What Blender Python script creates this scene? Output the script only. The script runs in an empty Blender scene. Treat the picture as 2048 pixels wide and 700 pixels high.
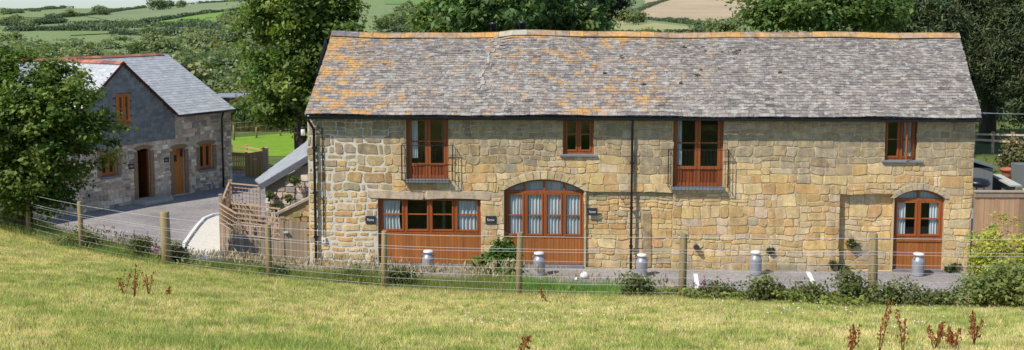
import bpy, math, random
import numpy as np
from mathutils import Vector, Matrix

random.seed(11)
rng = np.random.default_rng(11)
scene = bpy.context.scene
col = scene.collection
R = math.radians
U = random.uniform

# ------------------------------------------------------------------ camera
FPX, CX, CY, W, HH = 2180.0, 1024.0, 225.0, 2048, 700
TILT = math.atan(215.0 / FPX)
EYE = 8.1
cam_d = bpy.data.cameras.new("camera")
cam = bpy.data.objects.new("camera", cam_d)
col.objects.link(cam)
cam.location = (0, 0, EYE)
cam.rotation_euler = (R(90) - TILT, 0, 0)
cam_d.sensor_width = 36.0
cam_d.lens = 36.0 * FPX / W
cam_d.shift_y = -(HH / 2 - CY) / W
cam_d.clip_start = 0.1
cam_d.clip_end = 6000
scene.camera = cam
ct, st = math.cos(TILT), math.sin(TILT)


def ray(px, py):
    b = (CY - py) / FPX
    return Vector(((px - CX) / FPX, ct + st * b, -st + ct * b))


def at(px, py, Y):
    d = ray(px, py)
    return Vector((0, 0, EYE)) + d * (Y / d.y)


def gnd(px, py, z=0.0):
    d = ray(px, py)
    return Vector((0, 0, EYE)) + d * ((z - EYE) / d.z)


class Frame:
    """a wall's own axes: x along the wall, y into the building, z up"""
    def __init__(self, o, ang):
        self.M = Matrix.Translation(Vector(o)) @ Matrix.Rotation(ang, 4, 'Z')
        self.I = self.M.inverted()
        self.o, self.ang = Vector(o), ang

    def uz(self, px, py, y=0.0):
        p0 = self.I @ Vector((0, 0, EYE))
        d = self.I.to_3x3() @ ray(px, py)
        p = p0 + d * ((y - p0.y) / d.y)
        return p.x, p.z


# ------------------------------------------------------------------ object helpers
def tag(o, label=None, cat=None, group=None, kind=None):
    if label: o["label"] = label
    if cat: o["category"] = cat
    if group: o["group"] = group
    if kind: o["kind"] = kind
    return o


def thing(name, label, cat, loc=(0, 0, 0), rz=0.0, group=None):
    o = bpy.data.objects.new(name, None)
    o.empty_display_size = 0.2
    col.objects.link(o)
    o.location = loc
    o.rotation_euler = (0, 0, rz)
    return tag(o, label, cat, group)


def npmesh(name, V, Fq, mats, parent=None, tint=None, smooth=False, k=None):
    """mesh from arrays: V (n,3), Fq (m,k)"""
    V = np.asarray(V, np.float32)
    Fq = np.asarray(Fq, np.int32)
    m, k = Fq.shape
    me = bpy.data.meshes.new(name)
    me.vertices.add(len(V)); me.vertices.foreach_set("co", V.ravel())
    me.loops.add(m * k); me.loops.foreach_set("vertex_index", Fq.ravel())
    me.polygons.add(m)
    me.polygons.foreach_set("loop_start", np.arange(0, m * k, k, dtype=np.int32))
    try:
        me.polygons.foreach_set("loop_total", np.full(m, k, dtype=np.int32))
    except Exception:
        pass
    if tint is not None:
        t = np.ones((len(V), 4), np.float32)
        t[:, :tint.shape[1]] = tint
        a = me.attributes.new("tint", 'FLOAT_COLOR', 'POINT')
        a.data.foreach_set("color", t.ravel())
    me.update(calc_edges=True)
    if smooth:
        me.polygons.foreach_set("use_smooth", np.ones(m, dtype=bool))
    for q in (mats if isinstance(mats, (list, tuple)) else [mats]):
        me.materials.append(q)
    o = bpy.data.objects.new(name, me)
    col.objects.link(o)
    if parent: o.parent = parent
    return o


class MB:
    def __init__(self):
        self.v, self.f, self.t, self.m, self.s = [], [], [], [], []
        self.mat, self.tint, self.sm = 0, (1, 1, 1, 0), False

    def pt(self, p):
        self.v.append(tuple(p)); t = self.tint
        self.t.append(t if len(t) == 4 else (*t, 0))
        return len(self.v) - 1

    def face(self, idx):
        self.f.append(tuple(idx)); self.m.append(self.mat); self.s.append(self.sm)

    def poly(self, pts):
        self.face([self.pt(p) for p in pts])

    def box(self, x0, x1, y0, y1, z0, z1):
        c = [self.pt(p) for p in ((x0, y0, z0), (x1, y0, z0), (x1, y1, z0), (x0, y1, z0),
                                  (x0, y0, z1), (x1, y0, z1), (x1, y1, z1), (x0, y1, z1))]
        for q in ((0, 3, 2, 1), (4, 5, 6, 7), (0, 1, 5, 4), (1, 2, 6, 5), (2, 3, 7, 6), (3, 0, 4, 7)):
            self.face([c[i] for i in q])

    def hexa(self, lo, hi):
        n = len(lo)
        a = [self.pt(p) for p in lo]; b = [self.pt(p) for p in hi]
        self.face(a[::-1]); self.face(b)
        for i in range(n):
            j = (i + 1) % n
            self.face((a[i], a[j], b[j], b[i]))

    def beam(self, p, q, w, h, up=(0, 0, 1)):
        p, q, up = Vector(p), Vector(q), Vector(up)
        ax = (q - p).normalized()
        sd = ax.cross(up)
        if sd.length < 1e-4: sd = ax.cross(Vector((0, 1, 0)))
        sd.normalize()
        u2 = sd.cross(ax).normalized()
        a, b = sd * (w / 2), u2 * (h / 2)
        self.hexa([p - a - b, p + a - b, p + a + b, p - a + b], [q - a - b, q + a - b, q + a + b, q - a + b])

    def tube(self, pts, rad, n=8, cap=True):
        pts = [Vector(p) for p in pts]
        if not isinstance(rad, (list, tuple)): rad = [rad] * len(pts)
        rings = []
        ref = Vector((0.31, 0.17, 0.93))
        for i, p in enumerate(pts):
            d = (pts[min(i + 1, len(pts) - 1)] - pts[max(i - 1, 0)])
            d.normalize()
            a = d.cross(ref)
            if a.length < 0.05: a = d.cross(Vector((1, 0, 0)))
            a.normalize(); b = d.cross(a)
            rings.append([self.pt(p + (a * math.cos(2 * math.pi * k / n) + b * math.sin(2 * math.pi * k / n)) * rad[i])
                          for k in range(n)])
        s0 = self.sm; self.sm = True
        for r0, r1 in zip(rings, rings[1:]):
            for k in range(n):
                self.face((r0[k], r0[(k + 1) % n], r1[(k + 1) % n], r1[k]))
        self.sm = s0
        if cap:
            self.face(rings[0][::-1]); self.face(rings[-1])

    def lathe(self, prof, c=(0, 0, 0), n=24):
        c = Vector(c); rings = []
        s0 = self.sm; self.sm = True
        for r, z in prof:
            rings.append([self.pt(c + Vector((r * math.cos(2 * math.pi * k / n), r * math.sin(2 * math.pi * k / n), z)))
                          for k in range(n)])
        for r0, r1 in zip(rings, rings[1:]):
            for k in range(n):
                self.face((r0[k], r0[(k + 1) % n], r1[(k + 1) % n], r1[k]))
        self.sm = s0
        self.face(rings[0][::-1]); self.face(rings[-1])

    def build(self, name, mats, parent=None, bevel=0.0):
        me = bpy.data.meshes.new(name)
        me.from_pydata(self.v, [], self.f)
        for q in (mats if isinstance(mats, (list, tuple)) else [mats]): me.materials.append(q)
        me.polygons.foreach_set("material_index", self.m)
        me.polygons.foreach_set("use_smooth", self.s)
        a = me.attributes.new("tint", 'FLOAT_COLOR', 'POINT')
        a.data.foreach_set("color", np.asarray(self.t, np.float32).ravel())
        me.update()
        o = bpy.data.objects.new(name, me)
        col.objects.link(o)
        if parent: o.parent = parent
        if bevel:
            b = o.modifiers.new("bevel", 'BEVEL'); b.width = bevel; b.segments = 2; b.limit_method = 'ANGLE'
        return o


def copy_tree(o, parent=None):
    c = o.copy()
    col.objects.link(c)
    if parent: c.parent = parent
    for ch in list(o.children): copy_tree(ch, c)
    return c


# ------------------------------------------------------------------ materials
class NT:
    def __init__(self, name):
        self.m = bpy.data.materials.new(name); self.m.use_nodes = True
        self.t = self.m.node_tree; self.n = self.t.nodes; self.l = self.t.links
        self.n.clear()
        self.out = self.n.new("ShaderNodeOutputMaterial")

    def new(self, typ, **kw):
        nd = self.n.new(typ)
        for k, v in kw.items():
            if k in nd.inputs: nd.inputs[k].default_value = v
            else: setattr(nd, k, v)
        return nd

    def link(self, a, b): self.l.new(a, b)

    def coord(self):
        return self.new("ShaderNodeTexCoord").outputs["Object"]

    def noise(self, scale, detail=4, rough=0.6, vec=None, stretch=None):
        nd = self.new("ShaderNodeTexNoise", Scale=scale, Detail=detail, Roughness=rough)
        vec = vec or self.coord()
        if stretch:
            mp = self.new("ShaderNodeMapping"); mp.inputs["Scale"].default_value = stretch
            self.link(vec, mp.inputs["Vector"]); vec = mp.outputs["Vector"]
        self.link(vec, nd.inputs["Vector"])
        return nd.outputs["Fac"]

    def ramp(self, fac, a, b, ca=(0, 0, 0, 1), cb=(1, 1, 1, 1)):
        nd = self.new("ShaderNodeValToRGB")
        e = nd.color_ramp.elements
        e[0].position, e[1].position = a, b
        e[0].color, e[1].color = (*ca[:3], 1), (*cb[:3], 1)
        self.link(fac, nd.inputs["Fac"])
        return nd.outputs["Color"]

    def mix(self, fac, a, b, mode='MIX'):
        nd = self.new("ShaderNodeMixRGB"); nd.blend_type = mode
        for s, v in ((nd.inputs[0], fac), (nd.inputs[1], a), (nd.inputs[2], b)):
            if hasattr(v, "is_linked"): self.link(v, s)
            elif isinstance(v, (int, float)): s.default_value = v if s.type == 'VALUE' else (v, v, v, 1)
            else: s.default_value = (*v[:3], 1)
        return nd.outputs[0]

    def math(self, op, a, b=0.0):
        nd = self.new("ShaderNodeMath"); nd.operation = op
        for s, v in ((nd.inputs[0], a), (nd.inputs[1], b)):
            if hasattr(v, "is_linked"): self.link(v, s)
            else: s.default_value = v
        return nd.outputs[0]

    def tint(self):
        return self.new("ShaderNodeAttribute", attribute_name="tint")

    def bsdf(self, colr, rough=0.8, bump=None, bstr=0.3, bdist=0.02, spec=0.3, metal=0.0):
        b = self.new("ShaderNodeBsdfPrincipled")
        b.inputs["Roughness"].default_value = rough
        b.inputs["Specular IOR Level"].default_value = spec
        b.inputs["Metallic"].default_value = metal
        if hasattr(colr, "is_linked"): self.link(colr, b.inputs["Base Color"])
        else: b.inputs["Base Color"].default_value = (*colr[:3], 1)
        if bump is not None:
            bm = self.new("ShaderNodeBump", Strength=bstr, Distance=bdist)
            self.link(bump, bm.inputs["Height"]); self.link(bm.outputs[0], b.inputs["Normal"])
        self.link(b.outputs[0], self.out.inputs[0])
        return b


def simple(name, c, rough=0.7, var=0.25, scale=6, bump=0.15, spec=0.3, metal=0.0, stretch=None):
    m = NT(name)
    n = m.noise(scale, 6, 0.65, stretch=stretch)
    n2 = m.noise(scale * 7, 3, 0.6, stretch=stretch)
    v = m.ramp(m.math('ADD', m.math('MULTIPLY', n, 0.6), m.math('MULTIPLY', n2, 0.4)), 0.3, 0.7,
               (1 - var,) * 3, (1 + var,) * 3)
    c2 = m.mix(1.0, c, v, 'MULTIPLY')
    m.bsdf(c2, rough, n2, bump, 0.01, spec, metal)
    return m.m


def tinted(name, rough=0.85, var=0.3, scale=9, bump=0.4, bdist=0.02, spec=0.2, spots=0.0, spotc=(.36, .34, .28), smear=0.0, smearc=(.56, .435, .25)):
    m = NT(name)
    n = m.noise(scale, 6, 0.7)
    n2 = m.noise(scale * 6, 4, 0.65)
    s = m.math('ADD', m.math('MULTIPLY', n, 0.55), m.math('MULTIPLY', n2, 0.45))
    v = m.ramp(s, 0.3, 0.7, (1 - var,) * 3, (1 + var,) * 3)
    c = m.mix(1.0, m.tint().outputs["Color"], v, 'MULTIPLY')
    if smear:
        k = m.ramp(m.noise(3.1, 8, 0.72), 0.50, 0.66)
        c = m.mix(m.math('MULTIPLY', k, smear), c, smearc)
    if spots:
        k = m.ramp(m.noise(scale * 1.3, 8, 0.75), 0.56, 0.66)
        c = m.mix(m.math('MULTIPLY', k, spots), c, spotc)
    if smear:
        st_ = m.ramp(m.noise(1.4, 6, .7, stretch=(2.2, 1, .35)), .36, .62, (.84, .82, .80), (1.20, 1.17, 1.12))
        c = m.mix(1.0, c, st_, 'MULTIPLY')
        sp_x = m.new("ShaderNodeSeparateXYZ"); m.link(m.coord(), sp_x.inputs[0])
        damp = m.ramp(m.math('ADD', sp_x.outputs[2], m.math('MULTIPLY', m.noise(2.5, 5), .8)), .35, .85, (.82, .83, .80), (1.04, 1.03, 1.0))
        c = m.mix(1.0, c, damp, 'MULTIPLY')
    m.bsdf(c, rough, s, bump, bdist, spec)
    return m.m


def leafy(name, trans=0.35, rough=0.5, spec=0.25):
    m = NT(name)
    t = m.tint().outputs["Color"]
    b = m.new("ShaderNodeBsdfPrincipled")
    b.inputs["Roughness"].default_value = rough
    b.inputs["Specular IOR Level"].default_value = spec
    m.link(t, b.inputs["Base Color"])
    tr = m.new("ShaderNodeBsdfTranslucent")
    tc = m.mix(1.0, t, (1.5, 1.5, .6), 'MULTIPLY')
    m.link(tc, tr.inputs["Color"])
    mx = m.new("ShaderNodeMixShader"); mx.inputs[0].default_value = trans
    m.link(b.outputs[0], mx.inputs[1]); m.link(tr.outputs[0], mx.inputs[2])
    m.link(mx.outputs[0], m.out.inputs[0])
    return m.m


def slate_mat(name, white=0.7, orange=1.0, rough=0.6):
    m = NT(name)
    t = m.tint()
    n = m.noise(5, 6, 0.7)
    n2 = m.noise(38, 4, 0.7)
    v = m.ramp(m.math('ADD', m.math('MULTIPLY', n, 0.5), m.math('MULTIPLY', n2, 0.5)), 0.3, 0.7, (.6,) * 3, (1.4,) * 3)
    c = m.mix(1.0, t.outputs["Color"], v, 'MULTIPLY')
    if white:
        k = m.ramp(m.noise(6.5, 10, 0.80, stretch=(.7, 1.3, 1.3)), 0.505, 0.59)
        c = m.mix(m.math('MULTIPLY', k, white), c, (.47, .45, .40))
        k3 = m.ramp(m.noise(2.3, 8, 0.7), 0.56, 0.68)
        c = m.mix(m.math('MULTIPLY', k3, .35), c, (.09, .075, .075))
    if orange:
        o = m.noise(2.6, 10, 0.76, stretch=(.8, 1.1, 1.1))
        o2 = m.math('ADD', o, m.math('MULTIPLY', m.math('SUBTRACT', t.outputs["Alpha"], 0.5), 0.36))
        k2 = m.ramp(o2, 0.535, 0.64)
        oc = m.mix(m.ramp(m.noise(9, 6, .7), .35, .65), (.62, .38, .12), (.50, .21, .03))
        c = m.mix(m.math('MULTIPLY', k2, .88 * orange), c, oc)
    m.bsdf(c, rough, n2, .35, .01, .35)
    return m.m


def board_mat(name, c, var=0.35, axis=0, rough=0.7, spec=0.25):
    """weathered or stained timber with grain running up the boards"""
    m = NT(name)
    g = m.noise(14, 6, 0.7, stretch=(5, 5, .35) if axis == 0 else (.35, 5, 5))
    g2 = m.noise(2.2, 4, 0.6, stretch=(6, 6, .2))
    s = m.math('ADD', m.math('MULTIPLY', g, .5), m.math('MULTIPLY', g2, .5))
    v = m.ramp(s, .3, .7, (1 - var,) * 3, (1 + var,) * 3)
    cc = m.mix(1.0, m.tint().outputs["Color"], v, 'MULTIPLY')
    cc = m.mix(1.0, cc, c, 'MULTIPLY')
    m.bsdf(cc, rough, s, .25, .008, spec)
    return m.m


M = {}
M['stone'] = tinted('sandstone', .9, .42, 6, .6, .03, .12, .3, (.42, .36, .27), .72)
M['mortar'] = tinted('lime_mortar', .95, .3, 10, .5, .02, .1)
m = NT('barn_pointing')
n = m.noise(7, 6, .7)
sx = m.new("ShaderNodeSeparateXYZ"); m.link(m.coord(), sx.inputs[0])
wx = m.ramp(m.math('ADD', m.math('MULTIPLY', sx.outputs[0], .2), m.math('MULTIPLY', m.noise(1.5, 4), .5)), .62, .85, (1, 1, 1), (0, 0, 0))
c = m.mix(m.math('MULTIPLY', wx, m.ramp(n, .35, .5)), m.tint().outputs["Color"], (.70, .64, .53))
c = m.mix(1.0, c, m.ramp(m.noise(30, 4, .7), .3, .7, (.7,) * 3, (1.2,) * 3), 'MULTIPLY')
m.bsdf(c, .95, n, .5, .02, .1)
M['barn_mortar'] = m.m
M['grey_stone'] = tinted('granite_rubble', .9, .45, 8, .6, .03, .15, .3, (.3, .28, .25))
M['slate'] = slate_mat('lichen_slate', .9)
M['new_slate'] = slate_mat('smooth_slate', 0, 0, .42)
M['ridge'] = slate_mat('ridge_lichen', .5, 1.0, .8)
M['red_ridge'] = tinted('terracotta', .8, .3, 6, .3, .01)
M['wood'] = board_mat('red_brown_stained_wood', (.305, .086, .022), .42, rough=.5, spec=.4)
M['wood_h'] = board_mat('orange_stained_wood', (.345, .122, .031), .4, rough=.55, spec=.35)
M['oak_door'] = board_mat('orange_oak', (.52, .18, .045), .3, rough=.5, spec=.3)
M['old_wood'] = board_mat('weathered_timber', (.36, .275, .20), .35, rough=.85, spec=.1)
M['new_wood'] = board_mat('honey_timber', (.50, .33, .15), .35, rough=.8, spec=.1)
M['post_wood'] = board_mat('fence_post_timber', (.26, .20, .11), .45, rough=.9, spec=.1)
M['black'] = simple('black_painted_iron', (.014, .013, .016), .35, .3, 8, .05, .5)
M['rail'] = simple('dark_iron_rail', (.03, .018, .016), .5, .3, 8, .05, .4)
M['galv'] = simple('galvanised_wire', (.55, .56, .57), .5, .1, 8, 0, .5, .1)
M['churn'] = simple('dull_silver_paint', (.34, .335, .36), .45, .2, 5, .08, .4, .3)
M['churn_lid'] = simple('pale_lid_paint', (.78, .76, .78), .4, .1, 5, .05, .5, .1)
M['white'] = simple('white_paint', (.75, .74, .72), .6, .1, 6, .05)
M['line'] = simple('worn_white_line', (.72, .72, .72), .8, .25, 18, .1)
M['sill'] = simple('slate_sill', (.20, .21, .24), .55, .25, 5, .1)
M['plate'] = simple('slate_plate', (.035, .038, .045), .45, .25, 9, .1)
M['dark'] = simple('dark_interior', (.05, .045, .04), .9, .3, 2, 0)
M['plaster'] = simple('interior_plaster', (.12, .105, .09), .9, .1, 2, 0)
M['terracotta'] = simple('terracotta_pot', (.40, .13, .075), .8, .2, 7, .1)
M['lead'] = simple('lead_grey', (.26, .27, .30), .5, .2, 5, .08)
M['shed'] = simple('grey_shed_board', (.16, .17, .16), .8, .2, 5, .1, stretch=(5, 5, .3))
M['shed_roof'] = simple('green_felt_roof', (.15, .19, .17), .85, .2, 8, .1)
M['render'] = simple('pale_concrete', (.45, .43, .38), .9, .2, 8, .2)
M['brick'] = simple('tan_brick_surround', (.30, .205, .12), .9, .3, 9, .2)
M['bark'] = simple('tree_bark', (.07, .055, .04), .95, .4, 9, .6, .1, stretch=(4, 4, 1))
M['leaf'] = leafy('leaf')
M['needle'] = leafy('needle', .12, .6)
M['grass'] = leafy('grass_blade', .3, .6, .15)
M['flower'] = leafy('petal', .3, .6)
M['iron_shed'] = simple('rusty_sheet', (.12, .07, .055), .8, .4, 4, .2, stretch=(.5, .5, 6))

m = NT('curtain_cloth')
s = m.noise(3, 3, .5, stretch=(6, 1, .3))
m.bsdf(m.mix(1.0, (.56, .60, .61), m.ramp(s, .3, .7, (.66,) * 3, (1.1,) * 3), 'MULTIPLY'), .9)
M['curtain'] = m.m

m = NT('window_glass')
gl = m.new("ShaderNodeBsdfGlossy"); gl.inputs["Roughness"].default_value = .03
gl.inputs["Color"].default_value = (.9, .93, .95, 1)
tp = m.new("ShaderNodeBsdfTransparent"); tp.inputs["Color"].default_value = (.95, .97, .97, 1)
ge = m.new("ShaderNodeNewGeometry"); dt = m.new("ShaderNodeVectorMath"); dt.operation = 'DOT_PRODUCT'
m.link(ge.outputs["Normal"], dt.inputs[0]); m.link(ge.outputs["Incoming"], dt.inputs[1])
cs_ = m.math('ABSOLUTE', dt.outputs["Value"])
fac_ = m.math('ADD', m.math('MULTIPLY', m.math('POWER', m.math('SUBTRACT', 1.0, cs_), 5.0), .93), .06)
mx = m.new("ShaderNodeMixShader")
m.link(fac_, mx.inputs[0]); m.link(tp.outputs[0], mx.inputs[1]); m.link(gl.outputs[0], mx.inputs[2])
m.link(mx.outputs[0], m.out.inputs[0])
M['glass'] = m.m

# gravel yard
m = NT('grey_gravel')
a = m.noise(1.1, 5, .6); b = m.noise(55, 3, .8); c = m.noise(.35, 3, .5)
base = m.ramp(m.math('ADD', m.math('MULTIPLY', a, .4), m.math('MULTIPLY', c, .6)), .35, .65, (.25, .228, .22), (.40, .37, .355))
base = m.mix(1.0, base, m.ramp(b, .35, .68, (.5,) * 3, (1.5,) * 3), 'MULTIPLY')
base = m.mix(m.math('MULTIPLY', m.ramp(m.noise(13, 4, .8), .59, .66), .55), base, (.60, .57, .52))
base = m.mix(1.0, base, m.ramp(m.noise(7, 5, .8), .3, .7, (.72,) * 3, (1.25,) * 3), 'MULTIPLY')
base = m.mix(m.math('MULTIPLY', m.ramp(m.noise(.8, 6, .75), .54, .68), .45), base, (.21, .185, .14))
m.bsdf(base, .95, b, .8, .02, .1)
M['gravel'] = m.m
m = NT('white_chippings')
b = m.noise(26, 6, .85)
m.bsdf(m.ramp(b, .35, .65, (.44, .41, .34), (.86, .83, .75)), .9, b, .8, .02, .1)
M['chips'] = m.m
# ground: tint with blotches of several sizes
m = NT('grassy_ground')
a = m.noise(.5, 5, .6); b = m.noise(4.5, 6, .7); c = m.noise(40, 3, .8)
s = m.math('ADD', m.math('MULTIPLY', a, .35), m.math('ADD', m.math('MULTIPLY', b, .35), m.math('MULTIPLY', c, .3)))
v = m.mix(1.0, m.tint().outputs["Color"], m.ramp(s, .35, .65, (.6, .68, .55), (1.35, 1.25, 1.3)), 'MULTIPLY')
m.bsdf(v, .95, c, .5, .03, .05)
M['ground'] = m.m
m = NT('far_field_grass')
a = m.noise(.02, 6, .6); b = m.noise(.35, 6, .75)
s = m.math('ADD', m.math('MULTIPLY', a, .5), m.math('MULTIPLY', b, .5))
v = m.mix(1.0, m.tint().outputs["Color"], m.ramp(s, .35, .65, (.82,) * 3, (1.18,) * 3), 'MULTIPLY')
m.bsdf(v, .95, None, 0, 0, .05)
M['far'] = m.m

# ------------------------------------------------------------------ light
SUN = Vector((1.6, 1.25, -2.3)).normalized()
sd = bpy.data.lights.new("sun", 'SUN')
so = bpy.data.objects.new("sun", sd); col.objects.link(so)
so.rotation_euler = SUN.to_track_quat('-Z', 'Y').to_euler()
so.location = (-30, -20, 40)
sd.energy = 5.0; sd.angle = R(.53); sd.color = (1.0, .945, .86)
wd = bpy.data.worlds.new("World"); scene.world = wd; wd.use_nodes = True
wn = wd.node_tree.nodes; wl = wd.node_tree.links
sky = wn.new("ShaderNodeTexSky"); sky.sky_type = 'NISHITA'; sky.sun_disc = False
sky.sun_elevation = math.asin(-SUN.z); sky.sun_rotation = math.atan2(-SUN.x, -SUN.y)
sky.air_density = 1.0; sky.dust_density = .25; sky.ozone_density = 1.0
bg = wn["Background"]; bg.inputs["Strength"].default_value = .15
tn = wn.new("ShaderNodeMixRGB"); tn.blend_type = 'MULTIPLY'; tn.inputs[0].default_value = 1.0
# paler, bluer haze low over the horizon
tcw = wn.new("ShaderNodeTexCoord"); sep = wn.new("ShaderNodeSeparateXYZ"); rmp = wn.new("ShaderNodeValToRGB")
wl.new(tcw.outputs["Generated"], sep.inputs[0]); wl.new(sep.outputs[2], rmp.inputs[0])
rmp.color_ramp.elements[0].position = .02; rmp.color_ramp.elements[0].color = (.66, .84, 1.12, 1)
rmp.color_ramp.elements[1].position = .22; rmp.color_ramp.elements[1].color = (.93, .97, 1.03, 1)
wl.new(rmp.outputs[0], tn.inputs[2])
wl.new(sky.outputs[0], tn.inputs[1]); wl.new(tn.outputs[0], bg.inputs["Color"])
scene.view_settings.view_transform = 'Standard'
scene.view_settings.look = 'None'
scene.view_settings.exposure = 0
scene.render.engine = 'CYCLES'
scene.render.resolution_x, scene.render.resolution_y = 1024, 350
try:
    scene.cycles.transparent_max_bounces = 12
    scene.cycles.max_bounces = 6
except Exception:
    pass

# ------------------------------------------------------------------ terrain
FX = np.array([-40, -26, -20, -16, -13.3, -11, -8.3, -5.44, -2.67, .13, 3.22, 6.53, 10, 14, 30])
FY = np.array([46, 38, 34, 31.5, 29.5, 27.4, 25.6, 24, 22.3, 21, 20.2, 19.3, 18.4, 17.4, 14])


def noise2(x, y, sc, seed=0):
    x = np.asarray(x, float) * sc; y = np.asarray(y, float) * sc
    xi = np.floor(x).astype(np.int64); yi = np.floor(y).astype(np.int64)
    fx = x - xi; fy = y - yi
    fx = fx * fx * (3 - 2 * fx); fy = fy * fy * (3 - 2 * fy)

    def h(a, b):
        n = (a * 374761393 + b * 668265263 + seed * 1442695041) & 0xffffffff
        n = ((n ^ (n >> 13)) * 1274126177) & 0xffffffff
        return ((n ^ (n >> 16)) & 0xffff) / 65535.0
    return (h(xi, yi) * (1 - fx) + h(xi + 1, yi) * fx) * (1 - fy) + (h(xi, yi + 1) * (1 - fx) + h(xi + 1, yi + 1) * fx) * fy


KD = np.array([0, 75, 100, 150, 250, 350, 500, 700, 900, 1050, 1500, 2600])
KZL = np.array([0, 0, -1, -2.5, -1.9, -.6, 1.0, 3.2, 5.0, 4.6, -6, -20])
KZM = np.array([0, 0, -1, -2.5, -1.8, .6, 3.4, 7.5, 12.2, 13.5, 6, -10])
KZR = np.array([0, 0, -.6, -1.5, -1.2, .1, .4, 8.1, 20.5, 27, 36, 30])


def terrain(x, y):
    x = np.asarray(x, float); y = np.asarray(y, float)
    f = np.interp(x, FX, FY)
    zf = 6.6 - .2 * y + .006 * np.minimum(x, 0) ** 2
    zf = zf + .10 * (noise2(x, y, .35, 3) - .5) * np.clip((f - y) / 3, 0, 1)
    zfe = 6.6 - .2 * f + .006 * np.minimum(x, 0) ** 2
    L = np.interp(x, [-20, -12, -6, -2, 2, 5, 10], [7, 5.8, 7.2, 8.4, 8.6, 8.5, 8.5])
    t = np.clip((y - f) / L, 0, 1)
    bank = zfe * (1 - t) ** 1.12
    px = CX + FPX * x / np.maximum(y, 1)
    w = np.clip((px - 300) / 212, 0, 1); w2 = np.clip((px - 600) / 600, 0, 1)
    zl, zm, zr = np.interp(y, KD, KZL), np.interp(y, KD, KZM), np.interp(y, KD, KZR)
    far = (zl * (1 - w) + zm * w) * (1 - w2) + zr * w2
    far = far + np.clip((y - 180) / 300, 0, 1) * (noise2(x, y, .006, 9) - .5) * 1.2
    return np.where(y <= f, zf, np.where(y < f + L, bank, far))


def tz(x, y): return float(terrain(x, y))


def hit(px, py, d0=80.0, d1=1400.0):
    """where the view ray through a picture point meets the land"""
    d = ray(px, py)
    Y = np.geomspace(d0, d1, 420)
    k = Y / d.y
    dz = EYE + d.z * k - terrain(d.x * k, Y)
    i = int(np.argmax(dz < 0))
    if dz[i] >= 0: return Vector((0, 0, EYE)) + d * (950 / d.y)
    if i == 0: c = d0
    else: c = Y[i - 1] + (Y[i] - Y[i - 1]) * dz[i - 1] / (dz[i - 1] - dz[i])
    return Vector((0, 0, EYE)) + d * (c / d.y)


def ground_tint(x, y):
    f = np.interp(x, FX, FY)
    n = noise2(x, y, .5, 1); n2 = noise2(x, y, 1.7, 2)
    k = np.clip(.62 * n + .5 * n2, 0, 1)[:, None]
    straw = np.array([.56, .49, .24]); green = np.array([.30, .32, .11])
    field = straw * k + green * (1 - k)
    bank = np.array([.16, .19, .055]) + 0 * field
    yard = np.array([.09, .10, .04]) + 0 * field
    rough = np.array([.10, .135, .045]) + np.array([.05, .045, .01]) * n[:, None]
    farc = np.array([.20, .26, .115]) + 0 * field  # far land tinted paler and bluer, distance haze put into the colour
    out = np.where((y <= f)[:, None], field, np.where((y < f + 8)[:, None], bank, np.where((y < 50)[:, None], yard, rough)))
    return np.where((y > 240)[:, None], farc, out)


ratios = np.tan(np.linspace(-1.0, 1.0, 340)) * .62
dist = np.concatenate([np.arange(1.5, 36, .2), np.geomspace(36, 2600, 190)])
RR, DD = np.meshgrid(ratios, dist)
gx, gy = (RR * DD).ravel(), DD.ravel()
# widen the sheet close to the eye so that it also covers a step to the side
gx = np.where(gy < 14, gx / gy * (14 + gy) / 2, gx)
V = np.stack([gx, gy, terrain(gx, gy)], 1)
nc, nr = len(ratios), len(dist)
ii = (np.arange(nr - 1)[:, None] * nc + np.arange(nc - 1)[None, :]).ravel()
Fq = np.stack([ii, ii + 1, ii + nc + 1, ii + nc], 1)
tag(npmesh('ground', V, Fq, M['ground'], None, ground_tint(gx, gy), True), kind='structure')


def sheet(name, pts, z, mat, kind='structure'):
    b = MB()
    b.poly([(p[0], p[1], z) for p in pts])
    return tag(b.build(name, mat), kind=kind)


# the yard and drive: one flat sheet under the foot of the bank
yard_pts = [(-24, 25), (24, 25), (24, 43), (-5.5, 43), (-6.5, 44), (-8, 50), (-10.5, 54), (-13.5, 54), (-24, 44)]
sheet('gravel_yard', yard_pts, .006, M['gravel'])
# ------------------------------------------------------------------ masonry and slating
WARP = [0.0]


def warp(u, z):
    """slow wander of the beds and joints, so that no course is ruled"""
    k = WARP[0]
    return (u + k * (math.sin(u * 1.9 + z * 3.1) * .6 + math.sin(z * 4.7 - u * .8) * .6 + math.sin(u * 5.3 + z * 7.9) * .3),
            z + k * (math.sin(u * 2.3 + 1.7 * z) * .7 + math.sin(u * 5.9 - z * 2.2) * .45 + math.sin(u * 11.0 + z * 5) * .25))


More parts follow.
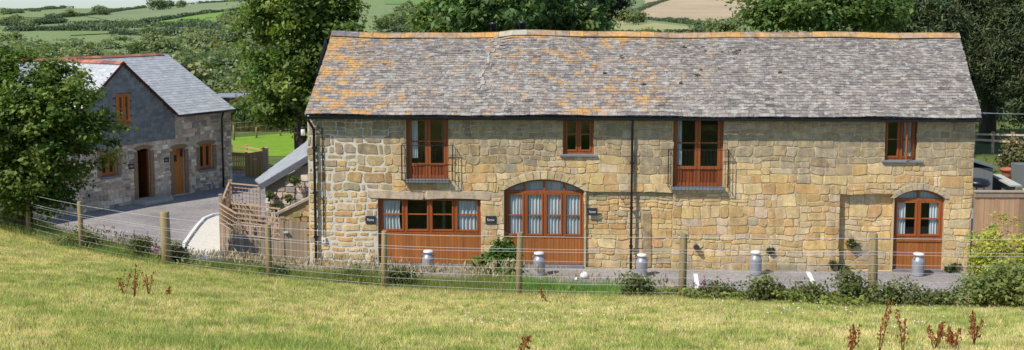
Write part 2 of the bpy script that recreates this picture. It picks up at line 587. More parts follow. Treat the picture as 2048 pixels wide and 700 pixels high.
def stone(b, ua, ub, za, zb, y, c, gap=.016, proud=.025, jit=.016):
    ua += gap / 2; ub -= gap / 2; za += gap / 2; zb -= gap / 2
    w, h = ub - ua, zb - za
    if w < .045 or h < .04: return
    k = min(w, h)
    j = lambda a=jit: U(-a, a) * min(1, k / .2)
    out = []
    cor = [(ua, za), (ub, za), (ub, zb), (ua, zb)]
    for i in range(4):
        p, q, o = cor[i], cor[(i + 1) % 4], cor[i - 1]
        e = k * U(.02, .2) if random.random() > .12 else k * U(.2, .42)
        l0 = math.hypot(o[0] - p[0], o[1] - p[1]); l1 = math.hypot(q[0] - p[0], q[1] - p[1])
        out.append((p[0] + (o[0] - p[0]) * e / l0, p[1] + (o[1] - p[1]) * e / l0))
        out.append((p[0] + (q[0] - p[0]) * e * U(.6, 1.4) / l1, p[1] + (q[1] - p[1]) * e * U(.6, 1.4) / l1))
        for f in ((.33, .66) if l1 > .3 else (.5,)):
            f += U(-.08, .08)
            out.append((p[0] + (q[0] - p[0]) * f, p[1] + (q[1] - p[1]) * f))
    out = [warp(p + j(), q + j()) for p, q in out]
    cx, cz = warp((ua + ub) / 2, (za + zb) / 2)
    pr = proud * U(.35, 1.4)
    tu, tw = U(-.02, .02), U(-.025, .02)
    b.tint = (*c, 0)
    ring0 = [b.pt((p, y + .003, q)) for p, q in out]
    s = 1 - min(.2, .014 / k)
    ring1 = [b.pt((cx + (p - cx) * s, y - pr - tu * (p - cx) - tw * (q - cz) - U(0, .004), cz + (q - cz) * s)) for p, q in out]
    n_ = len(out)
    b.sm = True
    for i in range(n_):
        n = (i + 1) % n_
        b.face((ring0[i], ring0[n], ring1[n], ring1[i]))
    b.sm = False
    b.face([b.pt(b.v[q]) for q in ring1])


def cut_rect(r, cuts):
    out = [r]
    for (a, b_, c, d) in cuts:
        nx = []
        for (ua, ub, za, zb) in out:
            if ub <= a or ua >= b_ or zb <= c or za >= d:
                nx.append((ua, ub, za, zb)); continue
            if a > ua: nx.append((ua, a, za, zb))
            if b_ < ub: nx.append((b_, ub, za, zb))
            m0, m1 = max(ua, a), min(ub, b_)
            if c > za: nx.append((m0, m1, za, c))
            if d < zb: nx.append((m0, m1, d, zb))
        out = nx
    return out


def rubble(b, u0, u1, z0, z1, cuts, y, pal, hr=(.17, .33), wr=(.2, .62), gapf=None, proud=.015):
    """random rubble brought to rough courses: each lift is broken into panels of one to three beds"""
    z = z0
    while z < z1 - .02:
        H_ = U(hr[1] * 1.25, hr[1] * 2.1)
        if z1 - z - H_ < hr[0] * 1.2: H_ = z1 - z
        u = u0 - U(0, .4)
        while u < u1:
            pw = U(.5, 2.2) * (wr[1] / .6)
            beds = [1.0]
            r = random.random()
            if H_ > hr[0] * 1.5:
                if r < .50: k = U(.35, .65); beds = [k, 1 - k]
                elif r < .86 or H_ > hr[1] * 1.4:
                    k = U(.24, .42); k2 = U(.24, .42); beds = [k, k2, 1 - k - k2]
            zz = z
            ue = min(u + pw, u1)
            if u1 - ue < .15: ue = u1
            for bd in beds:
                h = bd * H_; v = u + (U(-.12, .12) if u > u0 else 0)
                v0 = v
                end = ue + (U(-.1, .1) if ue < u1 else 0)
                v = u
                while v < ue - .01:
                    w = U(*wr) * (.75 + .5 * h / hr[1])
                    x1 = v + w
                    if ue - x1 < .12: x1 = ue
                    for p in cut_rect((max(v, u0), min(x1, u1), zz, zz + h), cuts):
                        if p[1] - p[0] > .03:
                            stone(b, *p, y, pal((p[0] + p[1]) / 2, (p[2] + p[3]) / 2), (gapf(p[0], p[2]) if gapf else .016), proud)
                    v = x1
                zz += h
            u = ue if ue < u1 else u1 + 1
        z += H_


def holed_face(b, outline, holes, y, depth):
    """flat mortar face with openings cut in it, and the reveals of the openings"""
    import bmesh
    bm = bmesh.new()
    for loop in [outline] + [h for h in holes]:
        vs = [bm.verts.new((p[0], y, p[1])) for p in loop]
        for i in range(len(vs)): bm.edges.new((vs[i], vs[(i + 1) % len(vs)]))
    bmesh.ops.triangle_fill(bm, edges=bm.edges[:], use_beauty=True)
    bm.verts.index_update()
    base = len(b.v)
    for v in bm.verts: b.pt(v.co)
    for f in bm.faces: b.face([base + v.index for v in f.verts])
    bm.free()
    for h, dp in zip(holes, depth):
        n = len(h)
        for i in range(n):
            p, q = h[i], h[(i + 1) % n]
            b.poly([(p[0], y, p[1]), (q[0], y, q[1]), (q[0], y + dp, q[1]), (p[0], y + dp, p[1])])


def arch_pts(u0, u1, zs, za, n=14):
    """points from right spring over the crown to left spring"""
    c, rise = (u0 + u1) / 2, za - zs
    hw = (u1 - u0) / 2
    rad = (hw * hw + rise * rise) / (2 * rise)
    a = math.asin(min(1, hw / rad))
    return [(c + rad * math.sin(a * (1 - 2 * i / n)), za - rad + rad * math.cos(a * (1 - 2 * i / n))) for i in range(n + 1)]


def opening(u0, u1, z0, zs, za=None):
    if za is None: return [(u0, z0), (u1, z0), (u1, zs), (u0, zs)]
    return [(u0, z0), (u1, z0)] + arch_pts(u0, u1, zs, za)


def slates(b, P, L, S, rows, wr, colf, skip=None, th=.012, lift=.008, gap=.006, ragged=.012):
    """P(s, t, h): s along the eaves, t up the slope from the eaves, h off the roof"""
    t = 0.0
    for e in rows:
        if t >= S: break
        s = -U(0, wr[1] * .6)
        tt = min(t + e * 1.55, S)
        while s < L:
            w = U(*wr)
            a, c = max(s, 0), min(s + w, L)
            s += w
            if c - a < .04 or (skip and skip((a + c) / 2, t)): continue
            a += gap / 2; c -= gap / 2
            lo = t + U(-ragged, ragged) * (1 if t > 0 else .4); lo2 = lo + U(-.004, .004)
            h = th + U(0, lift)
            b.tint = colf((a + c) / 2, t)
            v = [b.pt(P(a, lo, h + .006)), b.pt(P(c, lo2, h + .006 + U(-.003, .003))), b.pt(P(c, tt, .004)), b.pt(P(a, tt, .004))]
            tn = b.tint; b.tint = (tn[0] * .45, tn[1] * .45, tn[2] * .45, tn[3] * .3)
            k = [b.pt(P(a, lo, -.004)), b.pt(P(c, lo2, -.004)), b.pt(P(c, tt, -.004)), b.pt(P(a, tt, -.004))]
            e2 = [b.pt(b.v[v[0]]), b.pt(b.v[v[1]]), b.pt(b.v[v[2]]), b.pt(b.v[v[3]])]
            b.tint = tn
            b.face(v)
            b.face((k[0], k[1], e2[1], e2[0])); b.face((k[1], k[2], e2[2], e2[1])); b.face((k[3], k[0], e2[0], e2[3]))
        t += e


# ------------------------------------------------------------------ joinery
def window_mesh(u0, u1, z0, z1, y, lights, bars, fw=.075, arch=None, transom=None, case=.055, dep=.09, gaps=None):
    """frame bars + list of pane rectangles. bars: fractions of the light height carrying a glazing bar"""
    b = MB(); panes = []
    b.box(u0, u0 + fw, y, y + dep, z0, z1); b.box(u1 - fw, u1, y, y + dep, z0, z1)
    b.box(u0 + fw, u1 - fw, y + .002, y + dep, z0, z0 + fw)
    b.box(u0 + fw, u1 - fw, y + .002, y + dep, z1 - fw, z1)
    iu0, iu1, iz0, iz1 = u0 + fw, u1 - fw, z0 + fw, z1 - fw
    mw = fw * .8
    lw = (iu1 - iu0 - mw * (lights - 1)) / lights
    for i in range(lights):
        a = iu0 + i * (lw + mw); c = a + lw
        if i: b.box(a - mw, a, y + .004, y + dep, iz0, iz1)
        # casement stiles and rails, a little proud
        q = case
        b.box(a + .004, a + q, y - .018, y + .06, iz0 + .004, iz1 - .004); b.box(c - q, c - .004, y - .018, y + .06, iz0 + .004, iz1 - .004)
        b.box(a + q, c - q, y - .016, y + .06, iz0 + .004, iz0 + q); b.box(a + q, c - q, y - .016, y + .06, iz1 - q, iz1 - .004)
        for fr in bars:
            zz = iz0 + (iz1 - iz0) * fr
            b.box(a + q, c - q, y - .01, y + .05, zz - .016, zz + .016)
        panes.append((a + q, c - q, iz0 + q, iz1 - q))
    return b, panes


def pane_obj(parent, p, y):
    b = MB(); b.poly([(p[0] - .01, y + .025, p[2] - .01), (p[1] + .01, y + .025, p[2] - .01), (p[1] + .01, y + .025, p[3] + .01), (p[0] - .01, y + .025, p[3] + .01)])
    return b.build('pane', M['glass'], parent)


def boards(b, u0, u1, z0, z1, y, w=.1, th=.02, tv=.18, base=(1, 1, 1)):
    n = max(1, round((u1 - u0) / w)); w = (u1 - u0) / n
    for i in range(n):
        k = U(1 - tv, 1 + tv)
        b.tint = (base[0] * k, base[1] * k, base[2] * k, 0)
        b.box(u0 + i * w + .003, u0 + (i + 1) * w - .003, y + U(0, .004), y + th, z0, z1)
    b.tint = (.25, .25, .25, 0)
    b.box(u0, u1, y + th * .6, y + th + .01, z0 + .001, z1 - .001)
    b.tint = (1, 1, 1, 0)


def curtain(fr, u0, u1, z0, z1, y, label, amp=.035, folds=7, group=None, draw=0.0):
    n, mrows = folds * 8, 6
    V = []
    for j in range(mrows + 1):
        f = j / mrows
        for i in range(n + 1):
            g = i / n
            w = 1 - draw * math.sin(f * math.pi) * .5
            uu = u0 + (u1 - u0) * g * w
            V.append((uu - u0, amp * math.sin(g * folds * 2 * math.pi + .7 * math.sin(5 * g + f)) * (.6 + .4 * (1 - f)), z0 + (z1 - z0) * f - z0))
    Fq = [(j * (n + 1) + i, j * (n + 1) + i + 1, (j + 1) * (n + 1) + i + 1, (j + 1) * (n + 1) + i) for j in range(mrows) for i in range(n)]
    o = npmesh('curtain', V, Fq, M['curtain'], None, None, True)
    o.location = fr.M @ Vector((u0, y, z0)); o.rotation_euler = (0, 0, fr.ang)
    return tag(o, label, 'curtain', group)


# ------------------------------------------------------------------ the long stone barn
bl, br = gnd(620, 531), gnd(1938, 545)
BARN = Frame((bl.x, bl.y, 0), math.atan2(br.y - bl.y, br.x - bl.x))
BL = (br - bl).length
barn = thing('stone_barn', 'long two storey stone barn with lichened slate roof and red brown windows', 'barn', BARN.o, BARN.ang)
uz = BARN.uz


def rect(x0, x1, y0, y1, y=0.0):
    """pixel box -> wall box"""
    a = uz(x0, (y0 + y1) / 2, y)[0]; c = uz(x1, (y0 + y1) / 2, y)[0]
    xm = (x0 + x1) / 2
    return a, c, uz(xm, y1, y)[1], uz(xm, y0, y)[1]


WT = uz(1280, 236)[1] + .12          # wall head
BW = 5.5                             # depth of the barn
o1 = rect(756, 962, 394, 540); o2 = rect(1008, 1168, 359, 545); o3 = rect(812, 897, 232, 362)
o4 = rect(1126, 1188, 232, 309); o5 = rect(1346, 1447, 232, 377); o6 = rect(1770, 1835, 238, 321)
o7 = rect(1787, 1888, 380, 543)
o1 = (o1[0], o1[1], .02, o1[3]); o2 = (o2[0], o2[1], .02, o2[3]); o7 = (o7[0], o7[1], .02, o7[3])
s2 = uz(1088, 381)[1]; s7 = uz(1838, 397)[1]
r1 = rect(1678, 1786, 388, 546); r1 = (r1[0], o7[0] - .004, .012, r1[3])
r2 = rect(1172, 1345, 384, 546); r2 = (r2[0], r2[1], .012, r2[3])
ZB = uz(1500, 349)[1]


def barn_pal(u, z):
    v = U(.84, 1.14)
    k = z + .25 * math.sin(u * 1.3) + (.75 if u < 2.9 else 0) + (-.1 if u > 14 else 0)
    r = random.random()
    zz = ZB if u > 11 else ZB + .25
    if k > zz + .1 and not (u < 3 and z < 3.4):
        c = [(.35, .28, .185), (.32, .255, .17), (.37, .315, .225), (.27, .20, .13), (.37, .265, .145), (.29, .245, .19)][min(5, int(r * 6))]
    else:
        c = [(.56, .375, .155), (.58, .42, .20), (.53, .33, .11), (.59, .45, .25), (.57, .42, .215), (.47, .25, .085),
             (.56, .46, .33), (.42, .36, .29)][min(7, int(r * 8))]
    mn = (.58, .435, .245) if not (k > zz + .1) else (.38, .305, .20)
    c = tuple(p * .60 + q * .40 for p, q in zip(c, mn))
    if z < .5: c = (c[0] * .88 + .02, c[1] * .9 + .025, c[2] * .9 + .03)
    return (c[0] * v, c[1] * v * U(.96, 1.04), c[2] * v * U(.9, 1.1))


def barn_gap(u, z):
    return U(.02, .095) if u < 2.4 and z < 3.9 else U(.006, .038)


WARP[0] = .03
wb = MB()
wb.mat = 1; wb.tint = (.50, .40, .245, 0)
def rl(r): return [(r[0], r[2]), (r[1], r[2]), (r[1], r[3]), (r[0], r[3])]
holes = [opening(o1[0], o1[1], o1[2], o1[3]), opening(o2[0], o2[1], o2[2], s2, o2[3]), rl(o3), rl(o4), rl(o5), rl(o6),
         opening(o7[0], o7[1], o7[2], s7, o7[3]), rl(r1), rl(r2)]
holed_face(wb, [(0, -.3), (BL, -.3), (BL, WT), (0, WT)], holes, 0, [.26, .26, .26, .26, .26, .26, .26, .2, .09])
for r, d in ((r1, .2), (r2, .09)):
    wb.poly([(r[0] - .001, d, r[2]), (r[1] + .001, d, r[2]), (r[1] + .001, d, r[3]), (r[0] - .001, d, r[3])])
# the other three walls, gables and a dark inside
zr = uz(1300, 69, 2.75)[1]
for yy, flip in ((BW, 1),):
    wb.poly([(0, yy, -.3), (BL, yy, -.3), (BL, yy, WT), (0, yy, WT)])
for uu in (0, BL):
    wb.poly([(uu, 0, -.3), (uu, BW, -.3), (uu, BW, WT), (uu, 2.75, zr - .1), (uu, 0, WT)])
wb.mat = 0
cuts = [o1, (o2[0], o2[1], 0, s2), o3, o4, o5, o6, (o7[0], o7[1], 0, s7), r1, r2]
lint = rect(735, 986, 381, 398)
cuts.append(lint)
# arches: voussoir bands are cut out of the coursing in steps, then set stone by stone
for (o, s, band) in ((o2, s2, .30), (o7, s7, .24)):
    hw = (o[1] - o[0]) / 2
    ext = arch_pts(o[0] - band * .6, o[1] + band * .6, s - .02, o[3] + band, 16)
    for p, q in zip(ext, ext[1:]):
        cuts.append((q[0], p[0], s - .03, (p[1] + q[1]) / 2))
rubble(wb, 0, BL, -.05, WT - .01, cuts, 0, barn_pal, (.15, .30), (.16, .58), barn_gap)
for (o, s, band, n) in ((o2, s2, .28, 13), (o7, s7, .22, 11)):
    ins = arch_pts(o[0], o[1], s, o[3], n); ext = arch_pts(o[0] - band * .55, o[1] + band * .55, s - .0, o[3] + band, n)
    for i in range(n):
        c = random.choice([(.48, .39, .26), (.44, .35, .22), (.50, .40, .24), (.40, .34, .27)]); v = U(.85, 1.15)
        wb.tint = (c[0] * v, c[1] * v, c[2] * v, 0)
        q = [Vector((ins[i][0], 0, ins[i][1])), Vector((ext[i][0], 0, ext[i][1])), Vector((ext[i + 1][0], 0, ext[i + 1][1])), Vector((ins[i + 1][0], 0, ins[i + 1][1]))]
        cc = sum(q, Vector()) / 4
        q = [cc + (p - cc) * .93 for p in q]
        pr = U(.02, .035)
        wb.hexa([p + Vector((0, .01, 0)) for p in q], [p + (cc - p) * .06 + Vector((0, -pr, 0)) for p in q])
# lintel over the wide window
for a, c in ((lint[0], lint[0] + 1.75), (lint[0] + 1.76, lint[1])):
    stone(wb, a, c, lint[2], lint[3], 0, (.46, .375, .29), .012, .03, .006)
# blocked doorways
rubble(wb, r1[0] + .01, r1[1] - .01, r1[2], r1[3] - .01, [], .2, barn_pal, (.18, .3), (.25, .6), lambda u, z: .02, .02)
sj = rect(1285, 1303, 425, 546, .09)
rubble(wb, r2[0] + .01, r2[1] - .01, r2[2], r2[3] - .26, [(sj[0], sj[1], 0, sj[3])], .09, barn_pal, (.15, .3), (.22, .6), lambda u, z: .02, .02)
rubble(wb, r2[0] + .01, r2[1] - .01, r2[3] - .25, r2[3] - .03, [], .09, lambda u, z: (.36 * U(.8, 1.1), .29, .18), (.1, .13), (.25, .5), lambda u, z: .015, .02)
stone(wb, sj[0], sj[1], .02, sj[3], .09, (.27, .20, .12), .01, .03, .005)
# step of cream mortar up the left part
wb.build('wall', [M['stone'], M['barn_mortar']], barn)
WARP[0] = .02

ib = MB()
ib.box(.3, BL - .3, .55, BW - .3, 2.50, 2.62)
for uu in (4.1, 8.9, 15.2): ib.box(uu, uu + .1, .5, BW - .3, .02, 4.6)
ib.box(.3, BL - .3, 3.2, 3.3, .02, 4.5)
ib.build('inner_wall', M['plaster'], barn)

# ---- roof
E0, E1 = uz(609, 229, -.32), uz(1965, 237, -.32)
G0, G1 = uz(664, 67.5, 2.75), uz(1918, 71, 2.75)
PE0, PE1 = Vector((E0[0], -.32, E0[1])), Vector((E1[0], -.32, E1[1]))
PG0, PG1 = Vector((G0[0], 2.75, G0[1])), Vector((G1[0], 2.75, G1[1]))
RL = (PE1 - PE0).length; RS = (PG0 - PE0).length
nrm = (PE1 - PE0).cross(PG0 - PE0).normalized()
sp = (uz(960, 150, 1.0)[0] - PE0.x) / RL   # party line


def RP(s, t, h):
    a, c = s / RL, t / RS
    p = (PE0 * (1 - a) + PE1 * a) * (1 - c) + (PG0 * (1 - a) + PG1 * a) * c
    sag = -.045 * math.sin(math.pi * min(1, a / sp)) * c if a < sp + .03 * c else .05 * math.exp(-((a - sp - .05) / .09) ** 2) * (.3 + .7 * c) + .012
    wob = .018 * (math.sin(s * 1.9 + t * 2.1) + math.sin(s * .77 - t * 3.0 + 1))
    return p + nrm * (h + sag + wob)


def roof_col(s, t):
    k = U(.86, 1.14)
    c = [(.205, .176, .154), (.235, .20, .172), (.165, .146, .134), (.27, .23, .195)][random.randrange(4)]
    r = random.random()
    if r < .018: c, k = (.33, .32, .29), U(.7, 1.1)
    elif r < .03: c, k = (.10, .085, .075), 1
    if t < .3 and random.random() < .07: c, k = (.34, .31, .27), 1
    a, f = s / RL, t / RS
    lich = .35 + .34 * math.exp(-(s / 1.6) ** 2) * (.35 + .75 * f) + .20 * math.exp(-((s - 1.9) / 2.4) ** 2) * (1.2 - f)
    lich += .26 * math.exp(-((s - 9.2) / 2.6) ** 2) * (1.1 - .6 * f) + .35 * math.exp(-((f - 1) / .09) ** 2)
    lich += .22 * math.exp(-((s - 6.2) / 1.2) ** 2) * f
    if s > 12.5: lich -= .12
    if s > 15: lich -= .06
    return (c[0] * k, c[1] * k, c[2] * k, max(0, min(1, lich)))


rb = MB()
rows = []
e, tot = .15, 0
while tot < RS - .1:
    rows.append(e * U(.9, 1.1)); tot += rows[-1]; e = max(.085, e * .979)
slates(rb, RP, RL, RS, rows, (.13, .34), roof_col)
# bedding under the slates, and the plain far slope
rb.tint = (.05, .045, .045, 0)
N = 60
for i in range(N):
    a, c = RL * i / N, RL * (i + 1) / N
    for j in range(3):
        t0, t1 = RS * j / 3, RS * (j + 1) / 3
        rb.poly([RP(a, t0 + .005 * (j == 0), -.05), RP(c, t0 + .005 * (j == 0), -.05), RP(c, t1, -.05), RP(a, t1, -.05)])
rb.tint = (.12, .11, .115, .3)
rb.poly([RP(0, RS, 0), RP(RL, RS, 0), Vector((RL + PE0.x, BW + .32, PE1.z)), Vector((PE0.x, BW + .32, PE0.z))])
# cream mortar fillet where the two roof levels meet
for i in range(15):
    t = RS * (.30 + .68 * i / 15)
    s = sp * RL + .10 * math.sin(i * 1.3) + .35 * (i / 15 - .3) + U(-.05, .05)
    if random.random() < .3: continue
    w = U(.05, .14); k = U(.6, 1.1)
    rb.tint = (.40 * k, .37 * k, .32 * k, .2)
    q = [RP(s - w / 2, t, .035), RP(s + w / 2, t + .02, .04), RP(s + w / 2 + U(-.03, .03), t + .2, .036), RP(s - w / 2, t + .19, .036)]
    lo = [p - nrm * .05 for p in q]
    rb.hexa(lo, q)
# loose moss cushions
for i in range(12):
    s, t = U(8.4, 15), RS * U(.35, .9)
    rb.tint = (.045, .03, .012, .1)
    w = U(.06, .14)
    top = [RP(s + w * .6 * math.cos(k * math.pi / 4), t + w * .45 * math.sin(k * math.pi / 4), .05) for k in range(8)]
    low = [RP(s + w * math.cos(k * math.pi / 4), t + w * .7 * math.sin(k * math.pi / 4), .0) for k in range(8)]
    rb.hexa(low, top)
rb.build('roof', M['slate'], barn)

gb = MB()
s = 0.0
while s < RL - .05:
    l = min(.46, RL - s)
    k = U(.75, 1.2)
    party = abs(s - sp * RL - .45) < .5
    base = (.33 * k, .22 * k, .13 * k, U(.48, .86)) if not party else (.42, .38, .30, .45)
    if s < .6: base = (.16, .14, .14, .35)
    gb.tint = base
    a, c = s + .004, s + l - .004
    ap = RP(a, RS, .055); cp = RP(c, RS, .055 + U(-.006, .006))
    dn = Vector((0, -.150, -.135)); dn2 = Vector((0, .17, -.16))
    up = Vector((0, 0, .03))
    for k0, k1 in ((ap, cp),):
        gb.hexa([ap + dn, ap, cp, cp + dn], [ap + dn + nrm * .022, ap + up, cp + up, cp + dn + nrm * .022])
        gb.hexa([ap + up, ap + dn2, cp + dn2, cp + up], [ap + up * 1.5, ap + dn2 + Vector((0, .02, .02)), cp + dn2 + Vector((0, .02, .02)), cp + up * 1.5])
    s += l
gb.build('ridge_tiles', M['ridge'], barn)

# gutter and pipes
b = MB()
g0, g1 = PE0 + Vector((.05, -.03, -.055)), PE1 + Vector((-.05, -.03, -.055))
n = 40
prof = [(math.cos(math.pi + math.pi * i / 8) * .058, math.sin(math.pi + math.pi * i / 8) * .058) for i in range(9)]
rings = []
for i in range(n + 1):
    p = g0.lerp(g1, i / n) + Vector((0, U(-.004, .004), U(-.006, .006)))
    rings.append([b.pt((p.x, p.y + q[0], p.z + q[1])) for q in prof])
b.sm = True
for r0, r1_ in zip(rings, rings[1:]):
    for k in range(8): b.face((r0[k], r1_[k], r1_[k + 1], r0[k + 1]))
b.sm = False
o = b.build('gutter', M['black'], barn)
b = MB(); b.box(PE0.x + .1, PE1.x - .1, -.14, -.02, PE0.z - .16, PE0.z - .03)
b.build('soffit_board', M['black'], barn)
u, _ = uz(630, 380, -.09)
b = MB(); b.tube([(u - .12, -.34, PE0.z - .1), (u - .10, -.33, PE0.z - .2), (u, -.11, PE0.z - .48), (u, -.10, 2), (u, -.10, .03)], .042, 12)
for zz in (.9, 2.3, 3.7): b.box(u - .06, u + .06, -.15, -.0, zz, zz + .06)
b.build('downpipe', M['black'], barn)
u, _ = uz(1263, 400, -.09)
b = MB(); b.tube([(u, -.34, PE0.z - .1), (u, -.33, PE0.z - .16), (u, -.12, PE0.z - .42), (u, -.10, 2), (u, -.10, .03)], .038, 12)
for zz in (.7, 1.9, 3.3): b.box(u - .055, u + .055, -.145, -.0, zz, zz + .05)
b.tube([(u - .01, -.05, 2.42), (u - .12, -.03, 2.2), (u - .30, -.03, 2.16), (u - .36, -.03, 2.32)], .011, 6)
b.build('downpipe', M['black'], barn)
u, z = uz(648, 480, -.04); _, z1 = uz(648, 256, -.04)
b = MB(); b.tube([(u, -.045, z), (u, -.045, z1), (u - .32, -.06, z1 + .01)], .017, 8)
c = b.build('cable_conduit', M['black'], barn)
b = MB(); b.box(u - .06, u + .06, -.09, -.03, z - .1, z + .08); bx = b.build('socket_box', M['white'], barn, .008)
b = MB(); b.box(u - .018, u + .018, -.094, -.088, z - .05, z + .01); b.build('cover', M['black'], bx)
# vent cowl low on the wall
u, z = uz(1393, 495, -.1)
b = MB()
cyl = [(u, y, z) for y in (-.02, -.16)]
b.tube(cyl, .085, 14); b.tube([(u, -.15, z), (u, -.22, z)], .05, 12)
b.build('flue_vent', simple('vent_plastic', (.05, .035, .05), .5), barn)
# flue pipes on the far slope
for px, w, hgt in ((987, 11, 45), (1045, 13, 43)):
    uu, zt = uz(px, hgt, 3.4)
    b = MB(); rr = w / FPX * 37 / 2
    zb = RP(0, RS, 0).z - .9
    b.lathe([(rr, zb), (rr, zt - .1), (rr * 1.05, zt - .1), (rr * 1.35, zt - .06), (rr * 1.35, zt), (rr * .7, zt + .005)], (uu, 3.4, 0), 16)
    b.build('flue_pipe', M['black'], barn)

# ---- windows and doors
YF = .13
def barn_window(o, lights, bars, name='window', fw=.075):
    b, ps = window_mesh(o[0] + .004, o[1] - .004, o[2] + .004, o[3] - .004, YF, lights, bars, fw)
    w = b.build(name, M['wood'], barn)
    for p in ps: pane_obj(w, p, YF)
    return w, ps


def sill(u0, u1, z, th=.06, pr=.09, name='sill'):
    b = MB(); b.box(u0, u1, -pr, YF - .002, z - th, z); return b.build(name, M['sill'], barn, .008)


def fill_panel(u0, u1, z0, z1, mat='wood_h', name='timber_panel', tv=.14):
    b = MB(); boards(b, u0, u1, z0, z1, YF + .01, .095, .03, tv); return b.build(name, M[mat], barn)


# wide window
zs = uz(860, 469)[1]
ow = (o1[0], o1[1], zs, o1[3])
w1, p1 = barn_window(ow, 4, [.52])
fill_panel(o1[0] + .004, o1[1] - .004, o1[2] + .07, zs + .003)
b = MB(); b.box(o1[0] + .01, o1[1] - .01, .02, .3, 0, .075); b.build('threshold', M['sill'], barn)
# arched window of four lights
zt, zp = s2 - .02, uz(1088, 478)[1]
w2, p2 = barn_window((o2[0], o2[1], zp, zt), 4, [.48])


def fan(o, zs_, za, n, fw=.06, y=YF):
    b = MB(); pts = arch_pts(o[0] + .004, o[1] - .004, zs_, za - .004, 20); inn = arch_pts(o[0] + fw, o[1] - fw, zs_ + .0, za - fw, 20)
    for i in range(20):
        b.hexa([(pts[i][0], y, pts[i][1]), (pts[i + 1][0], y, pts[i + 1][1]), (inn[i + 1][0], y, inn[i + 1][1]), (inn[i][0], y, inn[i][1])],
               [(pts[i][0], y + .09, pts[i][1]), (pts[i + 1][0], y + .09, pts[i + 1][1]), (inn[i + 1][0], y + .09, inn[i + 1][1]), (inn[i][0], y + .09, inn[i][1])])
    for k in range(1, n):
        uu = o[0] + (o[1] - o[0]) * k / n
        top = max(q[1] for q in inn if abs(q[0] - uu) < (o[1] - o[0]) / 18) if inn else za
        b.box(uu - .03, uu + .03, y + .003, y + .08, zs_ - .01, top + .02)
    f = b.build('fanlight', M['wood'], barn)
    g = MB(); g.poly([(q[0], y + .025, q[1]) for q in [(o[0] + fw, zs_ - .01), (o[1] - fw, zs_ - .01)] + inn])
    g.build('pane', M['glass'], f)
    g = MB(); g.poly([(q[0], y + .12, q[1]) for q in [(o[0] + fw * .6, zs_ - .03), (o[1] - fw * .6, zs_ - .03)] + inn])
    g.build('blind', M['curtain'], f)
    return f


fan(o2, zt + .001, o2[3], 4)
fill_panel(o2[0] + .004, o2[1] - .004, o2[2] + .07, zp + .003)
b = MB(); b.box(o2[0] + .01, o2[1] - .01, -.03, .3, 0, .075); b.build('threshold', M['sill'], barn)
# right hand arched stable door
zt, zp = s7 - .02, uz(1838, 479)[1]
w7, p7 = barn_window((o7[0], o7[1], zp, zt), 2, [.5])
fan(o7, zt + .001, o7[3], 2)
b = MB(); boards(b, o7[0] + .004, o7[1] - .004, .07, zp + .003, YF + .01, .12, .03, .12)
b.tint = (.8, .8, .8, 0); b.box(o7[0] + .004, o7[1] - .004, YF - .02, YF + .009, zp - .09, zp)
d7 = b.build('door', M['wood_h'], barn)
b = MB(); b.box(o7[0] + .01, o7[1] - .01, -.02, .3, 0, .065); b.build('threshold', M['sill'], barn)
# two upper french windows with railings
for o, zpan in ((o3, uz(855, 331)[1]), (o5, uz(1396, 337)[1])):
    um = (o[0] + o[1]) / 2
    b = MB(); fw = .07
    z0, z1 = o[2] + .06, o[3] - .004
    b.box(o[0] + .004, o[0] + fw, YF, YF + .1, z0, z1); b.box(o[1] - fw, o[1] - .004, YF, YF + .1, z0, z1)
    b.box(o[0] + fw, o[1] - fw, YF + .002, YF + .1, z1 - fw, z1)
    fr = b.build('door_frame', M['wood'], barn)
    for sgn in (0, 1):
        a = o[0] + fw + .006 if sgn == 0 else um + .004; c = um - .004 if sgn == 0 else o[1] - fw - .006
        b = MB(); q = .085
        yy = YF + .01
        b.box(a, a + q, yy, yy + .05, z0, z1 - fw - .004); b.box(c - q, c, yy, yy + .05, z0, z1 - fw - .004)
        b.box(a + q, c - q, yy + .002, yy + .05, z1 - fw - .09, z1 - fw - .004)
        b.box(a + q, c - q, yy + .002, yy + .05, zpan - .04, zpan + .05); b.box(a + q, c - q, yy + .002, yy + .05, z0, z0 + .1)
        mid = (zpan + z1 - fw) / 2 + .0
        b.box(a + q, c - q, yy + .006, yy + .045, mid - .018, mid + .018)
        boards(b, a + q, c - q, z0 + .1, zpan - .04, yy + .015, .075, .02, .2, (.72, .6, .6))
        lf = b.build('door_leaf', M['wood'], barn)
        g = MB(); g.poly([(a + q - .01, yy + .025, zpan + .04), (c - q + .01, yy + .025, zpan + .04), (c - q + .01, yy + .025, z1 - fw - .08), (a + q - .01, yy + .025, z1 - fw - .08)]); g.build('pane', M['glass'], lf)
        if sgn == 1:
            h = MB(); h.tube([(a + .04, yy - .03, mid - .05), (a + .04, yy - .03, mid + .06)], .012, 8); h.tube([(a + .04, yy - .035, mid), (a - .04, yy - .035, mid)], .01, 8)
            h.build('handle', simple('brass', (.5, .36, .12), .35, metal=.8), lf)
    b = MB(); b.box(o[0] - .05, o[1] + .03, -.16, YF - .002, o[2] - .03, o[2] + .055); b.build('sill', M['sill'], barn, .008)
    # railing
    rx = ((803, 905, 291, 361), (1337, 1457, 300, 374))[0 if o is o3 else 1]
    ra, rc, rz0, rz1 = rect(*rx, -.24)
    b = MB()
    for zz in (rz0, rz1):
        b.beam((ra, -.24, zz), (rc, -.24, zz), .016, .016)
        for uu in (ra, rc): b.beam((uu, -.24, zz), (uu, .0, zz), .016, .016)
    n = round((rc - ra) / .105)
    for i in range(n + 1):
        uu = ra + (rc - ra) * i / n
        b.beam((uu, -.24, rz0), (uu, -.24, rz1), .008 if 0 < i < n else .018, .008 if 0 < i < n else .018)
    for uu in (ra, rc):
        for k in (1, 2): b.beam((uu, -.24 + .08 * k, rz0), (uu, -.24 + .08 * k, rz1), .010, .010)
    b.build('balcony_railing', M['rail'], barn)
